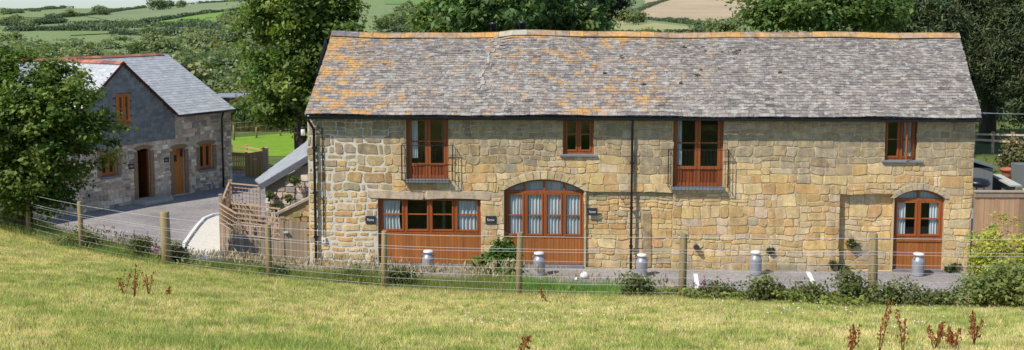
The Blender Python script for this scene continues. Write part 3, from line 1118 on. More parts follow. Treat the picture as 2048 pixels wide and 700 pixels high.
# two small upper windows
w4, p4 = barn_window(o4, 2, [.52]); sill(*[uz(1119, 311)[0], uz(1194, 311)[0]], o4[2] + .004)
b, ps = window_mesh(o6[0] + .004, o6[1] - .004, o6[2] + .004, o6[3] - .004, YF, 2, [.5], .06)
# the right casement of the last window stands ajar
w6 = b.build('window', M['wood'], barn)
pane_obj(w6, ps[0], YF); pane_obj(w6, ps[1], YF)
sill(uz(1763, 323)[0], uz(1844, 323)[0], o6[2] + .004)
p = ps[1]; b = MB(); lw = p[1] - p[0] + .1
for a, c, d, e in ((0, .06, 0, 1), (lw - .06, lw, 0, 1)): b.box(-a, -c, -.02, .03, p[2] - .05, p[3] + .05)
b.box(-lw + .06, -.06, -.019, .029, p[2] - .05, p[2] + .01); b.box(-lw + .06, -.06, -.019, .029, p[3] - .01, p[3] + .05)
b.box(-lw + .06, -.06, -.012, .02, (p[2] + p[3]) / 2 - .016, (p[2] + p[3]) / 2 + .016)
cs = b.build('casement', M['wood'], barn); cs.location = (p[1] + .05, YF - .045, 0); cs.rotation_euler = (0, 0, R(38))
g = MB(); g.poly([(-lw + .05, .005, p[2]), (-.05, .005, p[2]), (-.05, .005, p[3]), (-lw + .05, .005, p[3])]); g.build('pane', M['glass'], cs)

# ---- curtains, plates, lamp
g0 = 'pale blue grey curtains'
def cur(p, f0, f1, label, y=.205, ext=.04, folds=5, draw=0.0):
    a, c = p[0] - ext, p[1] + ext; w = c - a
    return curtain(BARN, a + w * f0, a + w * f1, p[2] - .06, p[3] + .05, y, label, .03, folds, None, draw)


cur(p1[0], 0, .86, 'pale curtain drawn back at the left end of the wide four light window', folds=6, draw=.12)
cur(p1[3], .04, 1, 'pale curtain closed across the right end of the wide four light window', folds=6)
for i, t in enumerate(('leftmost', 'second from left', 'third from left', 'rightmost')):
    cur(p2[i], .03 if i else .12, .98, 'blue grey curtain behind the %s light of the arched four light window' % t, folds=5)
cur(p7[0], 0, .50, 'pale curtain at the left side of the arched stable door window', folds=4)
cur(p7[1], .52, 1.0, 'pale curtain at the right side of the arched stable door window', folds=4)
cur((o3[0] + .17, o3[0] + .6, o3[2] + .75, o3[3] - .2), 0, .42, 'pale curtain inside the left leaf of the left french window', folds=4)
cur((o5[0] + .17, o5[0] + .6, o5[2] + .75, o5[3] - .2), 0, .3, 'narrow curtain inside the left leaf of the right french window', folds=3)
cur(p6n := (ps[1][0], ps[1][1], ps[1][2], ps[1][3]), .25, 1.0, 'white net curtain in the small window at the right end of the barn', folds=5)


def plate(fr, px0, px1, py0, py1, text, label, parts=True):
    a, z = fr.uz(px0, (py0 + py1) / 2, -.04); c, _ = fr.uz(px1, (py0 + py1) / 2, -.04)
    zt = fr.uz((px0 + px1) / 2, py0, -.04)[1]; zb = fr.uz((px0 + px1) / 2, py1, -.04)[1]
    w, h = c - a, zt - zb
    t = thing('name_plate', label, 'sign', fr.M @ Vector(((a + c) / 2, -.04, (zt + zb) / 2)), fr.ang)
    b = MB(); b.box(-w / 2, w / 2, -.012, .02, -h / 2, h / 2); b.build('plaque', M['plate'], t, .004)
    cu = bpy.data.curves.new('lettering', 'FONT'); cu.body = text; cu.align_x = 'CENTER'; cu.align_y = 'CENTER'; cu.size = h * .52
    to = bpy.data.objects.new('lettering_curve', cu); col.objects.link(to)
    bpy.context.view_layer.update()
    me = bpy.data.meshes.new_from_object(to.evaluated_get(bpy.context.evaluated_depsgraph_get()))
    bpy.data.objects.remove(to); me.materials.clear(); me.materials.append(M['white'])
    xs = [v.co.x for v in me.vertices]; k = min(1.35, w * .66 / (max(xs) - min(xs)))
    for v in me.vertices: v.co = Vector((v.co.x * k, -.0145, v.co.y))
    o = bpy.data.objects.new('lettering', me); col.objects.link(o); o.parent = t
    return t


plate(BARN, 731, 751, 432, 447, 'Penna', 'slate name plate on the barn wall left of the wide four light window')
plate(BARN, 971, 992, 432, 447, 'Kernow', 'slate name plate between the wide window and the arched window')
plate(BARN, 1175, 1195, 416, 431, 'Kernow', 'slate name plate just right of the arched four light window')

p = at(606, 264, bl.y + .5)
lp = thing('wall_lamp', 'white lamp on a dark bracket at the upper left corner of the barn', 'lamp', p)
b = MB(); b.lathe([(.05, .1), (.065, .06), (.07, -.1), (.05, -.11)], (0, 0, 0), 16); b.build('lamp_shade', M['white'], lp)
b = MB(); b.beam((-.01, 0, .14), (.30, .05, .16), .04, .05); b.lathe([(.06, .1), (.06, .16), (.03, .17)], (0, 0, 0), 12); b.build('bracket', M['black'], lp)
# ------------------------------------------------------------------ the slate hung house on the left
hc, hl = gnd(465, 372), gnd(200, 420)
HD = (hc - hl); HANG = math.atan2(HD.y, HD.x)
HOUSE = Frame((hc.x, hc.y, 0), HANG)
house = thing('slate_hung_house', 'stone house with grey slate roof, slate hung gable and terracotta ridge beyond the drive', 'house', HOUSE.o, HANG)
hz = HOUSE.uz
HLEN = 13.5
ze = hz(467, 213, -.15)[1] - .03
ug1 = hz(350, 228, -.08)[0]
ua, za = hz(246, 127, -.12)
ug0 = 2 * ua - ug1
sp_ = 4.3
zmr = hz(338, 108, sp_)[1]
zs0 = hz(348, 277, 0)[1]          # foot of the slate hanging


def hrect(x0, x1, y0, y1):
    a = hz(x0, y1)[0]; c = hz(x1, y1)[0]
    return a, c, hz((x0 + x1) / 2, y1)[1], hz((x0 + x1) / 2, y0)[1]


d1 = hrect(277, 303, 297, 394); d2 = hrect(349, 372, 295, 388); hw1 = hrect(400, 427, 287, 338); hw2 = hrect(203, 236, 308, 352)
gw = hrect(231, 258, 187, 246)
d1 = (d1[0], d1[1], .15, d1[3]); d2 = (d2[0], d2[1], .06, d2[3])
hb = MB(); hb.mat = 1; hb.tint = (.62, .53, .41, 0)
hh = [opening(d1[0], d1[1], d1[2], d1[3] - .05, d1[3]), opening(d2[0], d2[1], d2[2], d2[3] - .05, d2[3]),
      opening(hw1[0], hw1[1], hw1[2], hw1[3] - .04, hw1[3]), rl(hw2)]
holed_face(hb, [(-HLEN, -.2), (0, -.2), (0, ze), (-HLEN, ze)], hh, 0, [.25] * 4)
hb.poly([(0, 0, -.2), (0, 2 * sp_, -.2), (0, 2 * sp_, ze), (0, sp_, zmr - .06), (0, 0, ze)])
hb.poly([(-HLEN, 0, -.2), (-HLEN, 2 * sp_, -.2), (-HLEN, 2 * sp_, ze), (-HLEN, sp_, zmr - .06), (-HLEN, 0, ze)])
hb.poly([(-HLEN, 2 * sp_, -.2), (0, 2 * sp_, -.2), (0, 2 * sp_, ze), (-HLEN, 2 * sp_, ze)])
hb.mat = 0


def house_pal(u, z):
    v = U(.7, 1.3)
    c = random.choice([(.42, .345, .27), (.48, .41, .32), (.33, .28, .235), (.40, .30, .235), (.54, .47, .38), (.26, .23, .215), (.45, .34, .275)])
    v *= 1.5
    return (c[0] * v, c[1] * v, c[2] * v)


sur = .17
hc_ = [(r[0] - sur, r[1] + sur, r[2] - (.0), r[3] + sur) for r in (d1, d2, hw1, hw2)]
rubble(hb, -HLEN, 0, 0, ze - .02, hc_, 0, house_pal, (.10, .22), (.12, .36), lambda u, z: .02, .03)
hb.build('wall', [M['grey_stone'], M['mortar']], house)
for r, arch in ((d1, 1), (d2, 1), (hw1, 1), (hw2, 0)):
    b = MB(); b.tint = (1, 1, 1, 0)
    for uu in (r[0] - sur, r[1]):
        zz = r[2]
        while zz < r[3] - .12:
            b.box(uu + U(-.015, .0), uu + sur + U(0, .003), -.03 + U(-.004, .004), .05, zz + .004, min(zz + .22, r[3] - .1) - .004); zz += .22
    if arch:
        ins = arch_pts(r[0], r[1], r[3] - .05, r[3], 8); ext = arch_pts(r[0] - sur, r[1] + sur, r[3] + .06, r[3] + sur - .02, 8)
        for i in range(8):
            q = [(ins[i][0], 0, ins[i][1]), (ext[i][0], 0, ext[i][1]), (ext[i + 1][0], 0, ext[i + 1][1]), (ins[i + 1][0], 0, ins[i + 1][1])]
            b.hexa([(p[0], .05, p[2]) for p in q], [(p[0], -.035, p[2]) for p in q])
    else:
        b.box(r[0] - sur, r[1] + sur, -.033, .05, r[3], r[3] + sur)
    b.build('brick_surround', M['brick'], house)

# slate hung gable
zgab = za - .02
gs = MB()
gs.tint = (.05, .055, .065, 0)
gs.poly([(ug0, -.045, zs0), (ug1, -.045, zs0), (ug1, -.045, ze), (ua, -.045, zgab), (ug0, -.045, ze)])
gs.poly([(ug0, -.045, zs0), (ug1, -.045, zs0), (ug1, .05, zs0), (ug0, .05, zs0)])
gs.poly([(ug1, -.045, zs0), (ug1, .2, zs0), (ug1, .2, ze), (ug1, -.045, ze)])
GWd = ug1 - ug0


def gskip(s, t):
    u, z = ug0 + s, zs0 + t
    if gw[0] - .03 < u < gw[1] + .03 and gw[2] - .12 < z < gw[3] + .0: return True
    lim = zgab - (zgab - ze) * abs(u - ua) / (ua - ug0)
    return z + .14 > lim


def gcol(s, t):
    k = U(.78, 1.2)
    c = (.215, .22, .225) if not (t > 2.1 and random.random() < .45) else (.23, .235, .235)
    return (c[0] * k, c[1] * k, c[2] * k, 0)


slates(gs, lambda s, t, h: Vector((ug0 + s, -.046 - h, zs0 + t)), GWd, zgab - zs0, [.15] * 30, (.2, .26), gcol, gskip, .008, .004, .004, .003)
gs.build('slate_hanging', M['new_slate'], house)
# roofs
ov = .18
hr = MB()
PR0, PR1 = Vector((-HLEN - .1, -ov, ze - ov * (zmr - ze) / sp_)), Vector((.12, -ov, ze - ov * (zmr - ze) / sp_))
PT0, PT1 = Vector((-HLEN - .1, sp_, zmr)), Vector((.12, sp_, zmr))
HL, HS = (PR1 - PR0).length, (PT0 - PR0).length
hn = (PR1 - PR0).cross(PT0 - PR0).normalized()


def HP(s, t, h):
    a, c = s / HL, t / HS
    return (PR0 * (1 - a) + PR1 * a) * (1 - c) + (PT0 * (1 - a) + PT1 * a) * c + hn * h


def zgable(u): return zgab + .02 - (zgab - ze) * abs(u - ua) / (ua - ug0)


def hskip(s, t):
    p = HP(s, t, 0)
    return ug0 < p.x < ug1 and p.z < zgable(p.x) - .1


def hcol(s, t):
    k = U(.88, 1.12); return (.42 * k, .43 * k, .435 * k, 0)


slates(hr, HP, HL, HS, [.2] * 40, (.28, .32), hcol, hskip, .008, .002, .004, .002)
hr.tint = (.09, .1, .11, 0)
s3 = HL - (PR1.x - ug1) 
hr.poly([HP(s3, 0, -.02), HP(HL, 0, -.02), HP(HL, HS, -.02), HP(s3, HS, -.02)])
hr.poly([HP(0, HS * .0, -.02), HP(ug0 - PR0.x, 0, -.02), HP(ug0 - PR0.x, HS, -.02), HP(0, HS, -.02)])
hr.poly([HP(0, HS, -.01), HP(HL, HS, -.01), Vector((PR1.x, 2 * sp_ + ov, PR1.z)), Vector((PR0.x, 2 * sp_ + ov, PR0.z))])
# verge edge thickness
hr.poly([HP(HL, 0, -.08), HP(HL, HS, -.08), HP(HL, HS, .01), HP(HL, 0, .01)])
# cross gable: two slopes running back to the main roof
zg = zgab + .05
for sg, uu in ((-1, ug0 - .15), (1, ug1 + .12)):
    zlow = zg - (zg - ze) * abs(uu - ua) / (ua - ug0) * 1.0
    A0, A1 = Vector((uu, -.16, zlow)), Vector((uu, 4.2, zlow)); B0, B1 = Vector((ua, -.16, zg)), Vector((ua, 4.2, zg))
    L_, S_ = (A1 - A0).length, (B0 - A0).length
    gn = (A1 - A0).cross(B0 - A0).normalized()
    if gn.z < 0: gn = -gn
    def GP(s, t, h, A0=A0, A1=A1, B0=B0, B1=B1, L_=L_, S_=S_, gn=gn):
        a, c = s / L_, t / S_
        return (A0 * (1 - a) + A1 * a) * (1 - c) + (B0 * (1 - a) + B1 * a) * c + gn * h
    def gk(s, t, GP=GP):
        p = GP(s, t, 0); return p.z < ze + (zmr - ze) * max(0, p.y) / sp_ - .12
    slates(hr, GP, L_, S_, [.2] * 30, (.28, .32), lambda s, t: (lambda k: (.46 * k, .465 * k, .465 * k, 0))(U(.9, 1.1)), gk, .008, .002, .004, .002)
    hr.tint = (.09, .1, .11, 0)
    hr.poly([GP(0, 0, -.02), GP(0, S_, -.02), GP(3.0 if sg > 0 else L_, S_, -.02), GP(.2 if sg > 0 else L_, 0, -.02)])
hr.build('roof', M['new_slate'], house)
b = MB(); b.tint = (.09, .035, .025, 0)
for uu in (ug0 - .15, ug1 + .12):
    zl = zg - (zg - ze) * abs(uu - ua) / (ua - ug0)
    b.beam((ua, -.15, zg - .02), (uu, -.15, zl - .02), .05, .09)
b.build('verge_board', M['red_ridge'], house)
rt = MB()
def ridge_run(p, q, l=.42):
    d = q - p; n = int(d.length / l); d.normalize(); sd = Vector((d.y, -d.x, 0))
    for i in range(n):
        k = U(.8, 1.25)
        rt.tint = random.choice([(.36 * k, .135 * k, .085 * k, 0), (.40 * k, .17 * k, .10 * k, 0), (.27 * k, .11 * k, .085 * k, 0)])
        a, c = p + d * (i * l + .006), p + d * ((i + 1) * l - .006)
        up = Vector((0, 0, .03))
        for s_ in (-1, 1):
            dn = sd * s_ * .15 + Vector((0, 0, -.085))
            rt.hexa([a + dn, a, c, c + dn], [a + dn + up, a + up * 1.3, c + up * 1.3, c + dn + up])
ridge_run(PT0 + Vector((0, 0, .03)), PT1 + Vector((0, 0, .03)))
ridge_run(Vector((ua, -.15, zg + .025)), Vector((ua, 4.1, zg + .025)))
rt.build('ridge_tiles', M['red_ridge'], house)
# gutter, pipe, doors, windows
b = MB(); b.tube([(ug1 + .15, -ov - .03, PR0.z - .03), (.1, -ov - .03, PR0.z - .03)], .05, 8); b.build('gutter', M['black'], house)
up_, _ = hz(445, 300, -.08)
b = MB(); b.tube([(up_, -ov - .03, PR0.z - .05), (up_, -.09, PR0.z - .35), (up_, -.09, .03)], .04, 8); b.build('downpipe', M['black'], house)
b = MB(); b.box(ug1, .02, -.03, .0, ze - .14, ze - .02); b.build('fascia_board', M['brick'], house)
y_ = .14
b = MB(); b.box(d1[0] + .01, d1[1] - .01, .95, .99, d1[2], d1[3] - .02); b.build('unlit_hall_panel', M['dark'], house)  # dark panel standing in for the unlit hall behind the doorway
b = MB(); boards(b, 0, .78, d1[2] + .01, d1[3] - .14, 0, .13, .04, .15, (.95, .8, .75))
o = b.build('door', M['wood'], house); o.location = (d1[1] - .05, .14, 0); o.rotation_euler = (0, 0, R(106)); o['label'] = 'dark red door standing open'
h = MB()
for zz in (.7, 1.15, 1.45, 1.9): h.box(.02, .07, -.02, .0, zz, zz + .06)
h.build('latch', M['churn'], o)
b = MB(); b.box(d1[0], d1[0] + .06, .1, .2, d1[2], d1[3] - .06); b.box(d1[1] - .06, d1[1], .1, .2, d1[2], d1[3] - .06); b.build('door_frame', M['wood'], house)
b = MB(); boards(b, d2[0] + .004, d2[1] - .004, d2[2] + .01, d2[3] - .004, y_, .16, .05, .1, (1.05, 1.1, 1))
o = b.build('door', M['oak_door'], house)
h = MB(); h.box(d2[0] + .1, d2[0] + .28, y_ - .01, y_ + .01, d2[3] - .6, d2[3] - .32); h.build('small_light', M['black'], o)
h = MB(); h.box(d2[1] - .14, d2[1] - .09, y_ - .03, y_, 1.0, 1.2); h.build('handle', M['churn'], o)
for r, ln, br_, nm in ((hw1, 2, [], 'window'), (hw2, 2, [.5], 'window')):
    b, ps = window_mesh(r[0] + .004, r[1] - .004, r[2] + .004, r[3] - .004, y_, ln, br_, .07)
    w = b.build(nm, M['oak_door'], house)
    for p in ps: pane_obj(w, p, y_)
    b = MB(); b.box(r[0] - .08, r[1] + .08, -.1, y_ - .003, r[2] - .09, r[2] + .002); b.build('sill', M['sill'], house)
b, ps = window_mesh(gw[0], gw[1], gw[2], gw[3], -.10, 2, [.5], .07)
w = b.build('window', M['oak_door'], house); w['label'] = 'two light casement in the slate hung gable'
for p in ps: pane_obj(w, p, -.10)
b = MB(); b.box(gw[0] - .05, gw[1] + .05, -.17, -.05, gw[2] - .06, gw[2]); b.build('sill', M['wood_h'], house)
b = MB(); b.box(gw[0] + .05, gw[1] - .05, -.041, -.035, gw[2] + .05, gw[3] - .05); b.build('unlit_room_panel', M['dark'], house)  # thin dark sheet behind the panes, painted as the unlit room
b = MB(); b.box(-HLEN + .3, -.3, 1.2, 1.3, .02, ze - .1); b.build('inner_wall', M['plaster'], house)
u, z = hz(362, 305)
b = MB(); b.box(u - .05, u + .05, -.05, .0, z - .18, z + .15); b.build('vent', M['black'], house)
u, z = hz(420, 366)
b = MB(); b.tube([(u - .25, -.06, z + .0), (u, -.08, z), (u, -.08, .05)], .03, 8); b.build('waste_pipe', M['white'], house)
plate(HOUSE, 257, 268, 328, 338, 'Mill', 'small slate plate left of the open door of the slate hung house')
plate(HOUSE, 328, 338, 315, 325, 'Dairy', 'small slate plate between the two doors of the slate hung house')
b = MB(); b.box(-.65, .75, -.8, -.01, 0, .16); b.tint = (1.2, 1.1, .95, 0)
o = b.build('door_step', M['render'], None, .015); o.location = HOUSE.M @ Vector(((d1[0] + d1[1]) / 2, -.04, .006)); o.rotation_euler = (0, 0, HANG)
tag(o, 'broad pale stone step below the open house door', 'step')

# ------------------------------------------------------------------ lean-to and low wall at the barn's left end
lt = thing('lean_to', 'low stone lean-to with sloping grey roof against the left end of the barn', 'outbuilding', (0, 0, 0))
FL, FR, BR_, BL_ = at(520, 368, 37.6), at(650, 290, 37.0), at(662, 246, 41.0), at(510, 360, 40.8)
b = MB(); b.tint = (.24, .25, .27, 0)
nn = Vector((0, 0, .05))
NA = 12
for i in range(NA):
    for j in range(8):
        k = U(.9, 1.1); b.tint = (.36 * k, .365 * k, .375 * k, 0)
        f = lambda a, c: (FL * (1 - a) + FR * a) * (1 - c) + (BL_ * (1 - a) + BR_ * a) * c
        q = [f(i / NA, j / 8), f((i + 1) / NA, j / 8), f((i + 1) / NA, (j + 1) / 8), f(i / NA, (j + 1) / 8)]
        b.hexa([p - nn for p in q], [q[0] + nn * .4, q[1] + nn * .1, q[2] + nn * .1, q[3] + nn * .4])
b.build('roof', M['new_slate'], lt)
b = MB(); b.tint = (.10, .105, .115, 0); b.beam(FL - Vector((0, .03, .12)), FR - Vector((0, .03, .12)), .04, .2); b.build('barge_board', M['new_slate'], lt)
LT = Frame((FL.x + .15, FL.y + .12, 0), math.atan2(FR.y - FL.y, FR.x - FL.x))
lw_ = (FR - FL).length
b = MB(); b.mat = 1; b.tint = (.24, .21, .17, 0)
b.poly([(0, 0, -.1), (lw_, 0, -.1), (lw_, 0, FR.z - .1), (0, 0, FL.z - .1)])
b.poly([(0, 0, -.1), (0, 3, -.1), (0, 3, FL.z - .5), (0, 0, FL.z - .12)])
b.mat = 0
z = 0
while z < 3.1:
    h = U(.12, .24); u = 0
    while u < lw_:
        w = U(.16, .5)
        if z + h < FL.z - .16 + (FR.z - FL.z) * u / lw_:
            stone(b, u, u + w, z, z + h, 0, tuple(c * .8 for c in house_pal(u, z)), .03, .04, .02)
        u += w
    z += h
o = b.build('wall', [M['grey_stone'], M['mortar']], lt); o.location = LT.o; o.rotation_euler = (0, 0, LT.ang)

cw = thing('stone_wall', 'low orange stone wall with a sloping coping beside the barn downpipe', 'wall', (0, 0, 0))
C0, C1 = at(557, 426, 34.8), at(640, 384, 34.8)
b = MB(); b.mat = 1; b.tint = (.30, .22, .13, 0)
b.hexa([(C0.x, C0.y, 0), (C1.x, C1.y, 0), (C1.x, C1.y + .3, 0), (C0.x, C0.y + .3, 0)], [C0 - Vector((0, 0, .05)), C1 - Vector((0, 0, .05)), C1 + Vector((0, .3, -.05)), C0 + Vector((0, .3, -.05))])
b.mat = 0; z = .02
Lc = C1.x - C0.x
while z < C1.z:
    h = U(.15, .25); u = 0
    while u < Lc:
        w = min(U(.2, .5), Lc - u + .01)
        if z + h < C0.z - .05 + (C1.z - C0.z) * u / Lc: stone(b, C0.x + u, C0.x + u + w, z, z + h, C0.y - .02, (.36 * U(.7, 1.2), .23 * U(.8, 1.1), .10), .02, .03)
        u += w
    z += h
b.build('masonry', [M['stone'], M['mortar']], cw)
b = MB(); b.tint = (.30, .27, .24, 0)
b.hexa([C0 + Vector((-.06, -.08, -.07)), C1 + Vector((0, -.08, -.07)), C1 + Vector((0, .36, -.07)), C0 + Vector((-.06, .36, -.07))],
       [C0 + Vector((-.06, -.08, .01)), C1 + Vector((0, -.08, .01)), C1 + Vector((0, .36, .01)), C0 + Vector((-.06, .36, .01))])
b.build('coping', M['stone'], cw)

# ------------------------------------------------------------------ courtyard fences
def g2(px, py): p = gnd(px, py); return Vector((p.x, p.y, 0))


def post_at(root, p, h, w=.1, mat='old_wood', name='post'):
    b = MB(); k = U(.8, 1.15); b.tint = (k, k, k, 0)
    b.hexa([(p.x - w / 2, p.y - w / 2, 0), (p.x + w / 2, p.y - w / 2, 0), (p.x + w / 2, p.y + w / 2, 0), (p.x - w / 2, p.y + w / 2, 0)],
           [(p.x - w / 2, p.y - w / 2, h), (p.x + w / 2, p.y - w / 2, h), (p.x + w / 2, p.y + w / 2, h), (p.x - w / 2, p.y + w / 2, h)])
    b.box(p.x - w * .62, p.x + w * .62, p.y - w * .62, p.y + w * .62, h, h + .03)
    return b.build(name, M[mat], root)


def board_run(root, A, B, h0, h1, lat=0.0, mat='old_wood', dark=.0, name='board_panel', gap=.01, bw=.14, hrails=4, base=(1, 1, 1)):
    """vertical boards from A to B, h0/h1 high at each end, with a trellis of height lat on top"""
    d = (B - A); L = d.length; d.normalize(); nrm_ = Vector((d.y, -d.x, 0))
    if nrm_.y > 0: nrm_ = -nrm_
    b = MB(); n = max(1, round(L / bw))
    for i in range(n):
        a, c = A + d * (L * i / n + gap / 2), A + d * (L * (i + 1) / n - gap / 2)
        k = U(.72, 1.2); b.tint = (k * U(.95, 1.08) * base[0], k * base[1], k * U(.9, 1.05) * base[2], 0)
        z0 = h0 + (h1 - h0) * (i / n); z1 = h0 + (h1 - h0) * ((i + 1) / n); off = nrm_ * U(0, .012)
        t = nrm_ * .022
        b.hexa([a + off, c + off, c + off + t, a + off + t], [a + off + Vector((0, 0, z0)), c + off + Vector((0, 0, z1)), c + off + t + Vector((0, 0, z1)), a + off + t + Vector((0, 0, z0))])
    p = b.build(name, M[mat], root)
    if lat:
        b = MB(); b.tint = (1.3, 1.24, 1.18, 0)
        for k in range(hrails + 1):
            f = k / hrails; w = .04 if k in (0, hrails) else .018
            if k == hrails: b.tint = (1.2, 1.1, 1.0, 0)
            off = nrm_ * .045
            b.beam(A + off + Vector((0, 0, h0 + lat * f + .02)), B + off + Vector((0, 0, h1 + lat * f + .02)), .025 if k < hrails else .06, w)
        b.tint = (1.0, .9, .8, 0)
        nv = max(2, round(L / .17))
        for i in range(nv + 1):
            q = A + d * (L * i / nv); zb = h0 + (h1 - h0) * i / nv
            b.beam(q + Vector((0, 0, zb)), q + Vector((0, 0, zb + lat)), .018, .018, (0, 1, 0))
        b.build('trellis', M['old_wood'], root)
    return p


FA, FB, FC, FD = g2(444, 503), g2(480, 526), g2(566, 531), g2(617, 531)
tf = thing('trellis_fence', 'weathered board fence topped with trellis curving round the small court beside the barn', 'fence')
def hgt(px, py, p): return at(px, py, p.y).z
hA0, hA1 = hgt(444, 446, FA), hgt(446, 408, FA)
hB0, hB1 = hgt(480, 469, FB), hgt(480, 430, FB)
hC0, hC1 = hgt(564, 480, FC), hgt(564, 438, FC)
board_run(tf, FA, FB, hA0, hB0, hA1 - hA0)
board_run(tf, FB, FC, hB0, hC0, hC1 - hC0, hrails=4)
post_at(tf, FA, hgt(444, 390, FA)); post_at(tf, FB, hB1 - .05, .07); post_at(tf, FC, hC1 + .03, .12)
FE = g2(461, 452); FE = Vector((at(461, 372, 40.2).x, 40.2, 0))
for f in (.33, .66):
    q = FA.lerp(FE, f); post_at(tf, q, 1.5, .09)
post_at(tf, FE, 1.58, .11)
board_run(tf, FA + (FE - FA) * .01, FE, .75, .78, .72)
FG = Vector((at(520, 372, 39.6).x, 39.6, 0))
board_run(tf, FE + Vector((.05, 0, 0)), FG, .75, .75, .72, gap=.02, hrails=5)
q0, q1 = Vector((at(466, 420, 36.6).x, 36.6, 0)), Vector((at(563, 420, 35.6).x, 35.6, 0))
tl = thing('lattice_screen', 'pale trellis panel standing inside the small court in front of the lean-to', 'trellis')
board_run(tl, q0, q1, .75, .75, .62, hrails=4, gap=.03)
yg = thing('garden_gate', 'plain weathered board gate between the trellis fence and the barn downpipe', 'gate')
h0 = hgt(570, 441, FC); h1 = hgt(617, 444, FD)
board_run(yg, FC + Vector((.1, 0, 0)), FD - Vector((.02, 0, 0)), h0, h1, bw=.12)
post_at(yg, FC + Vector((.14, .07, 0)), h0 + .02, .09)
b = MB(); b.box(FC.x + .06, FC.x + .2, FC.y - .12, FC.y - .06, 1.05, 1.1); b.build('latch', M['galv'], yg)
# timber gate and railing far down the drive
pg = thing('picket_gate', 'honey coloured picket gate beside the right corner of the slate hung house', 'gate')
yb = 51.5
a0, a1, a2 = at(462, 355, yb), at(493, 356, yb - .3), at(530, 350, yb - .6)
a0.z = a1.z = a2.z = 0
h = at(480, 305, yb).z; h2 = at(510, 298, yb).z
b = MB()
n = 9
for i in range(n):
    q = a0.lerp(a1, (i + .5) / n); k = U(.8, 1.2); b.tint = (k, k, k, 0)
    b.beam(q + Vector((0, 0, .1)), q + Vector((0, 0, h)), .05, .025, (0, 1, 0))
b.tint = (1.15, 1.1, 1, 0)
for z in (.3, 1.0, h - .03): b.beam(a0 + Vector((0, .03, z)), a1 + Vector((0, .03, z)), .04, .09)
b.build('picket_panel', M['new_wood'], pg)
board_run(pg, a1, a2, h, h2, bw=.11, mat='new_wood', gap=.004)
post_at(pg, a2 + Vector((.05, 0, 0)), h2 + .12, .22, 'old_wood'); post_at(pg, a1 + Vector((0, .06, 0)), h + .02, .09, 'new_wood')
b = MB(); q = (a1 + a2) / 2; b.box(q.x - .08, q.x + .1, q.y - .07, q.y - .04, h - .3, h - .2); b.build('latch', M['galv'], pg)
rf = thing('post_rail', 'pale timber hand rail standing behind the picket gate', 'railing')
c0, c1, c2 = at(462, 293, 56), at(492, 294, 56), at(524, 300, 53.5)
b = MB()
for off in (0, -.22): 
    b.beam(c0 + Vector((-.5, 0, off)), c1 + Vector((0, 0, off)), .1, .06); b.beam(c1 + Vector((0, 0, off)), c2 + Vector((0, 0, off)), .1, .06)
b.tint = (1.3, 1.3, 1.1, 0)
o = b.build('rail', M['new_wood'], rf)
for q in (c0, c1, c2): post_at(rf, Vector((q.x, q.y, 0)), q.z + .08, .12, 'new_wood')

# white chippings with a pale kerb
cb = [(443, 430), (425, 433), (408, 440), (394, 455), (380, 474), (367, 493), (366, 503), (372, 514), (390, 524), (452, 530), (444, 505)]
pts = [gnd(*p, .012) for p in cb]
sheet('chippings_bed', pts, .014, M['chips'])
b = MB(); ks = [gnd(*p, .0) for p in cb[:8]]
for p, q in zip(ks, ks[1:]): b.beam((p.x, p.y, .05), (q.x, q.y, .05), .11, .1)
tag(b.build('kerb', M['white']), kind='structure')
# painted bay lines
def line(pa, pb, w):
    a, c = gnd(*pa), gnd(*pb); d = (c - a).normalized(); s_ = Vector((-d.y, d.x, 0)) * w / 2
    sheet('painted_line', [a - s_, c - s_, c + s_, a + s_], .011, M['line'])
line((1616, 544), (1638, 592), .14); line((1391, 548), (1398, 600), .13)
for i, (px, py, s_, lab) in enumerate([(1169, 556, .13, 'whitewashed stone at the yard edge below the arched window'), (1153, 561, .07, 'smaller pale stone beside the whitewashed stone')]):
    p = gnd(px, py); b = MB()
    b.lathe([(s_ * .5, 0), (s_, s_ * .35), (s_ * .95, s_ * .9), (s_ * .6, s_ * 1.35), (s_ * .2, s_ * 1.5)], (0, 0, 0), 9)
    for k, v in enumerate(b.v): b.v[k] = (v[0] * U(.85, 1.1), v[1] * U(.85, 1.1), v[2])
    o = b.build('stone', M['white']); o.location = p; tag(o, lab, 'stone')

# ------------------------------------------------------------------ milk churns
def churn():
    r = thing('milk_churn', 'x', 'milk churn', (0, 0, 0), 0, 'silver milk churns standing along the barn wall')
    b = MB()
    b.lathe([(.165, 0), (.172, .015), (.172, .04), (.168, .05), (.178, .2), (.182, .40), (.184, .43), (.182, .46), (.165, .50), (.135, .545), (.115, .57), (.11, .60), (.118, .635)], n=28)
    b.build('body', M['churn'], r)
    b = MB(); b.lathe([(.112, .62), (.15, .635), (.156, .66), (.15, .685), (.125, .70), (.06, .712), (.02, .714)], n=28); b.build('lid', M['churn_lid'], r)
    for s_ in (-1, 1):
        b = MB(); b.tube([(s_ * .15, 0, .51), (s_ * .205, 0, .525), (s_ * .20, 0, .575), (s_ * .118, 0, .60)], .011, 7); b.build('handle', M['churn'], r)
    return r


pos = [(856, 545, 'silver milk churn before the wide window timber panel'), (1079, 550, 'silver milk churn before the arched four light window'),
       (1283, 551, 'silver milk churn just right of the right hand downpipe'), (1511, 549, 'silver milk churn before bare stone wall, right of the low flue vent'),
       (1835, 551, 'silver milk churn before the arched stable door')]
c0 = churn()
for i, (px, py, lab) in enumerate(pos):
    o = c0 if i == 0 else copy_tree(c0)
    o.location = gnd(px, py, .006); o.rotation_euler = (U(-.025, .025), U(-.025, .025), U(-.9, .9)); k = U(.96, 1.04); o.scale = (k, k * U(.98, 1.02), k * U(.97, 1.03)); o['label'] = lab

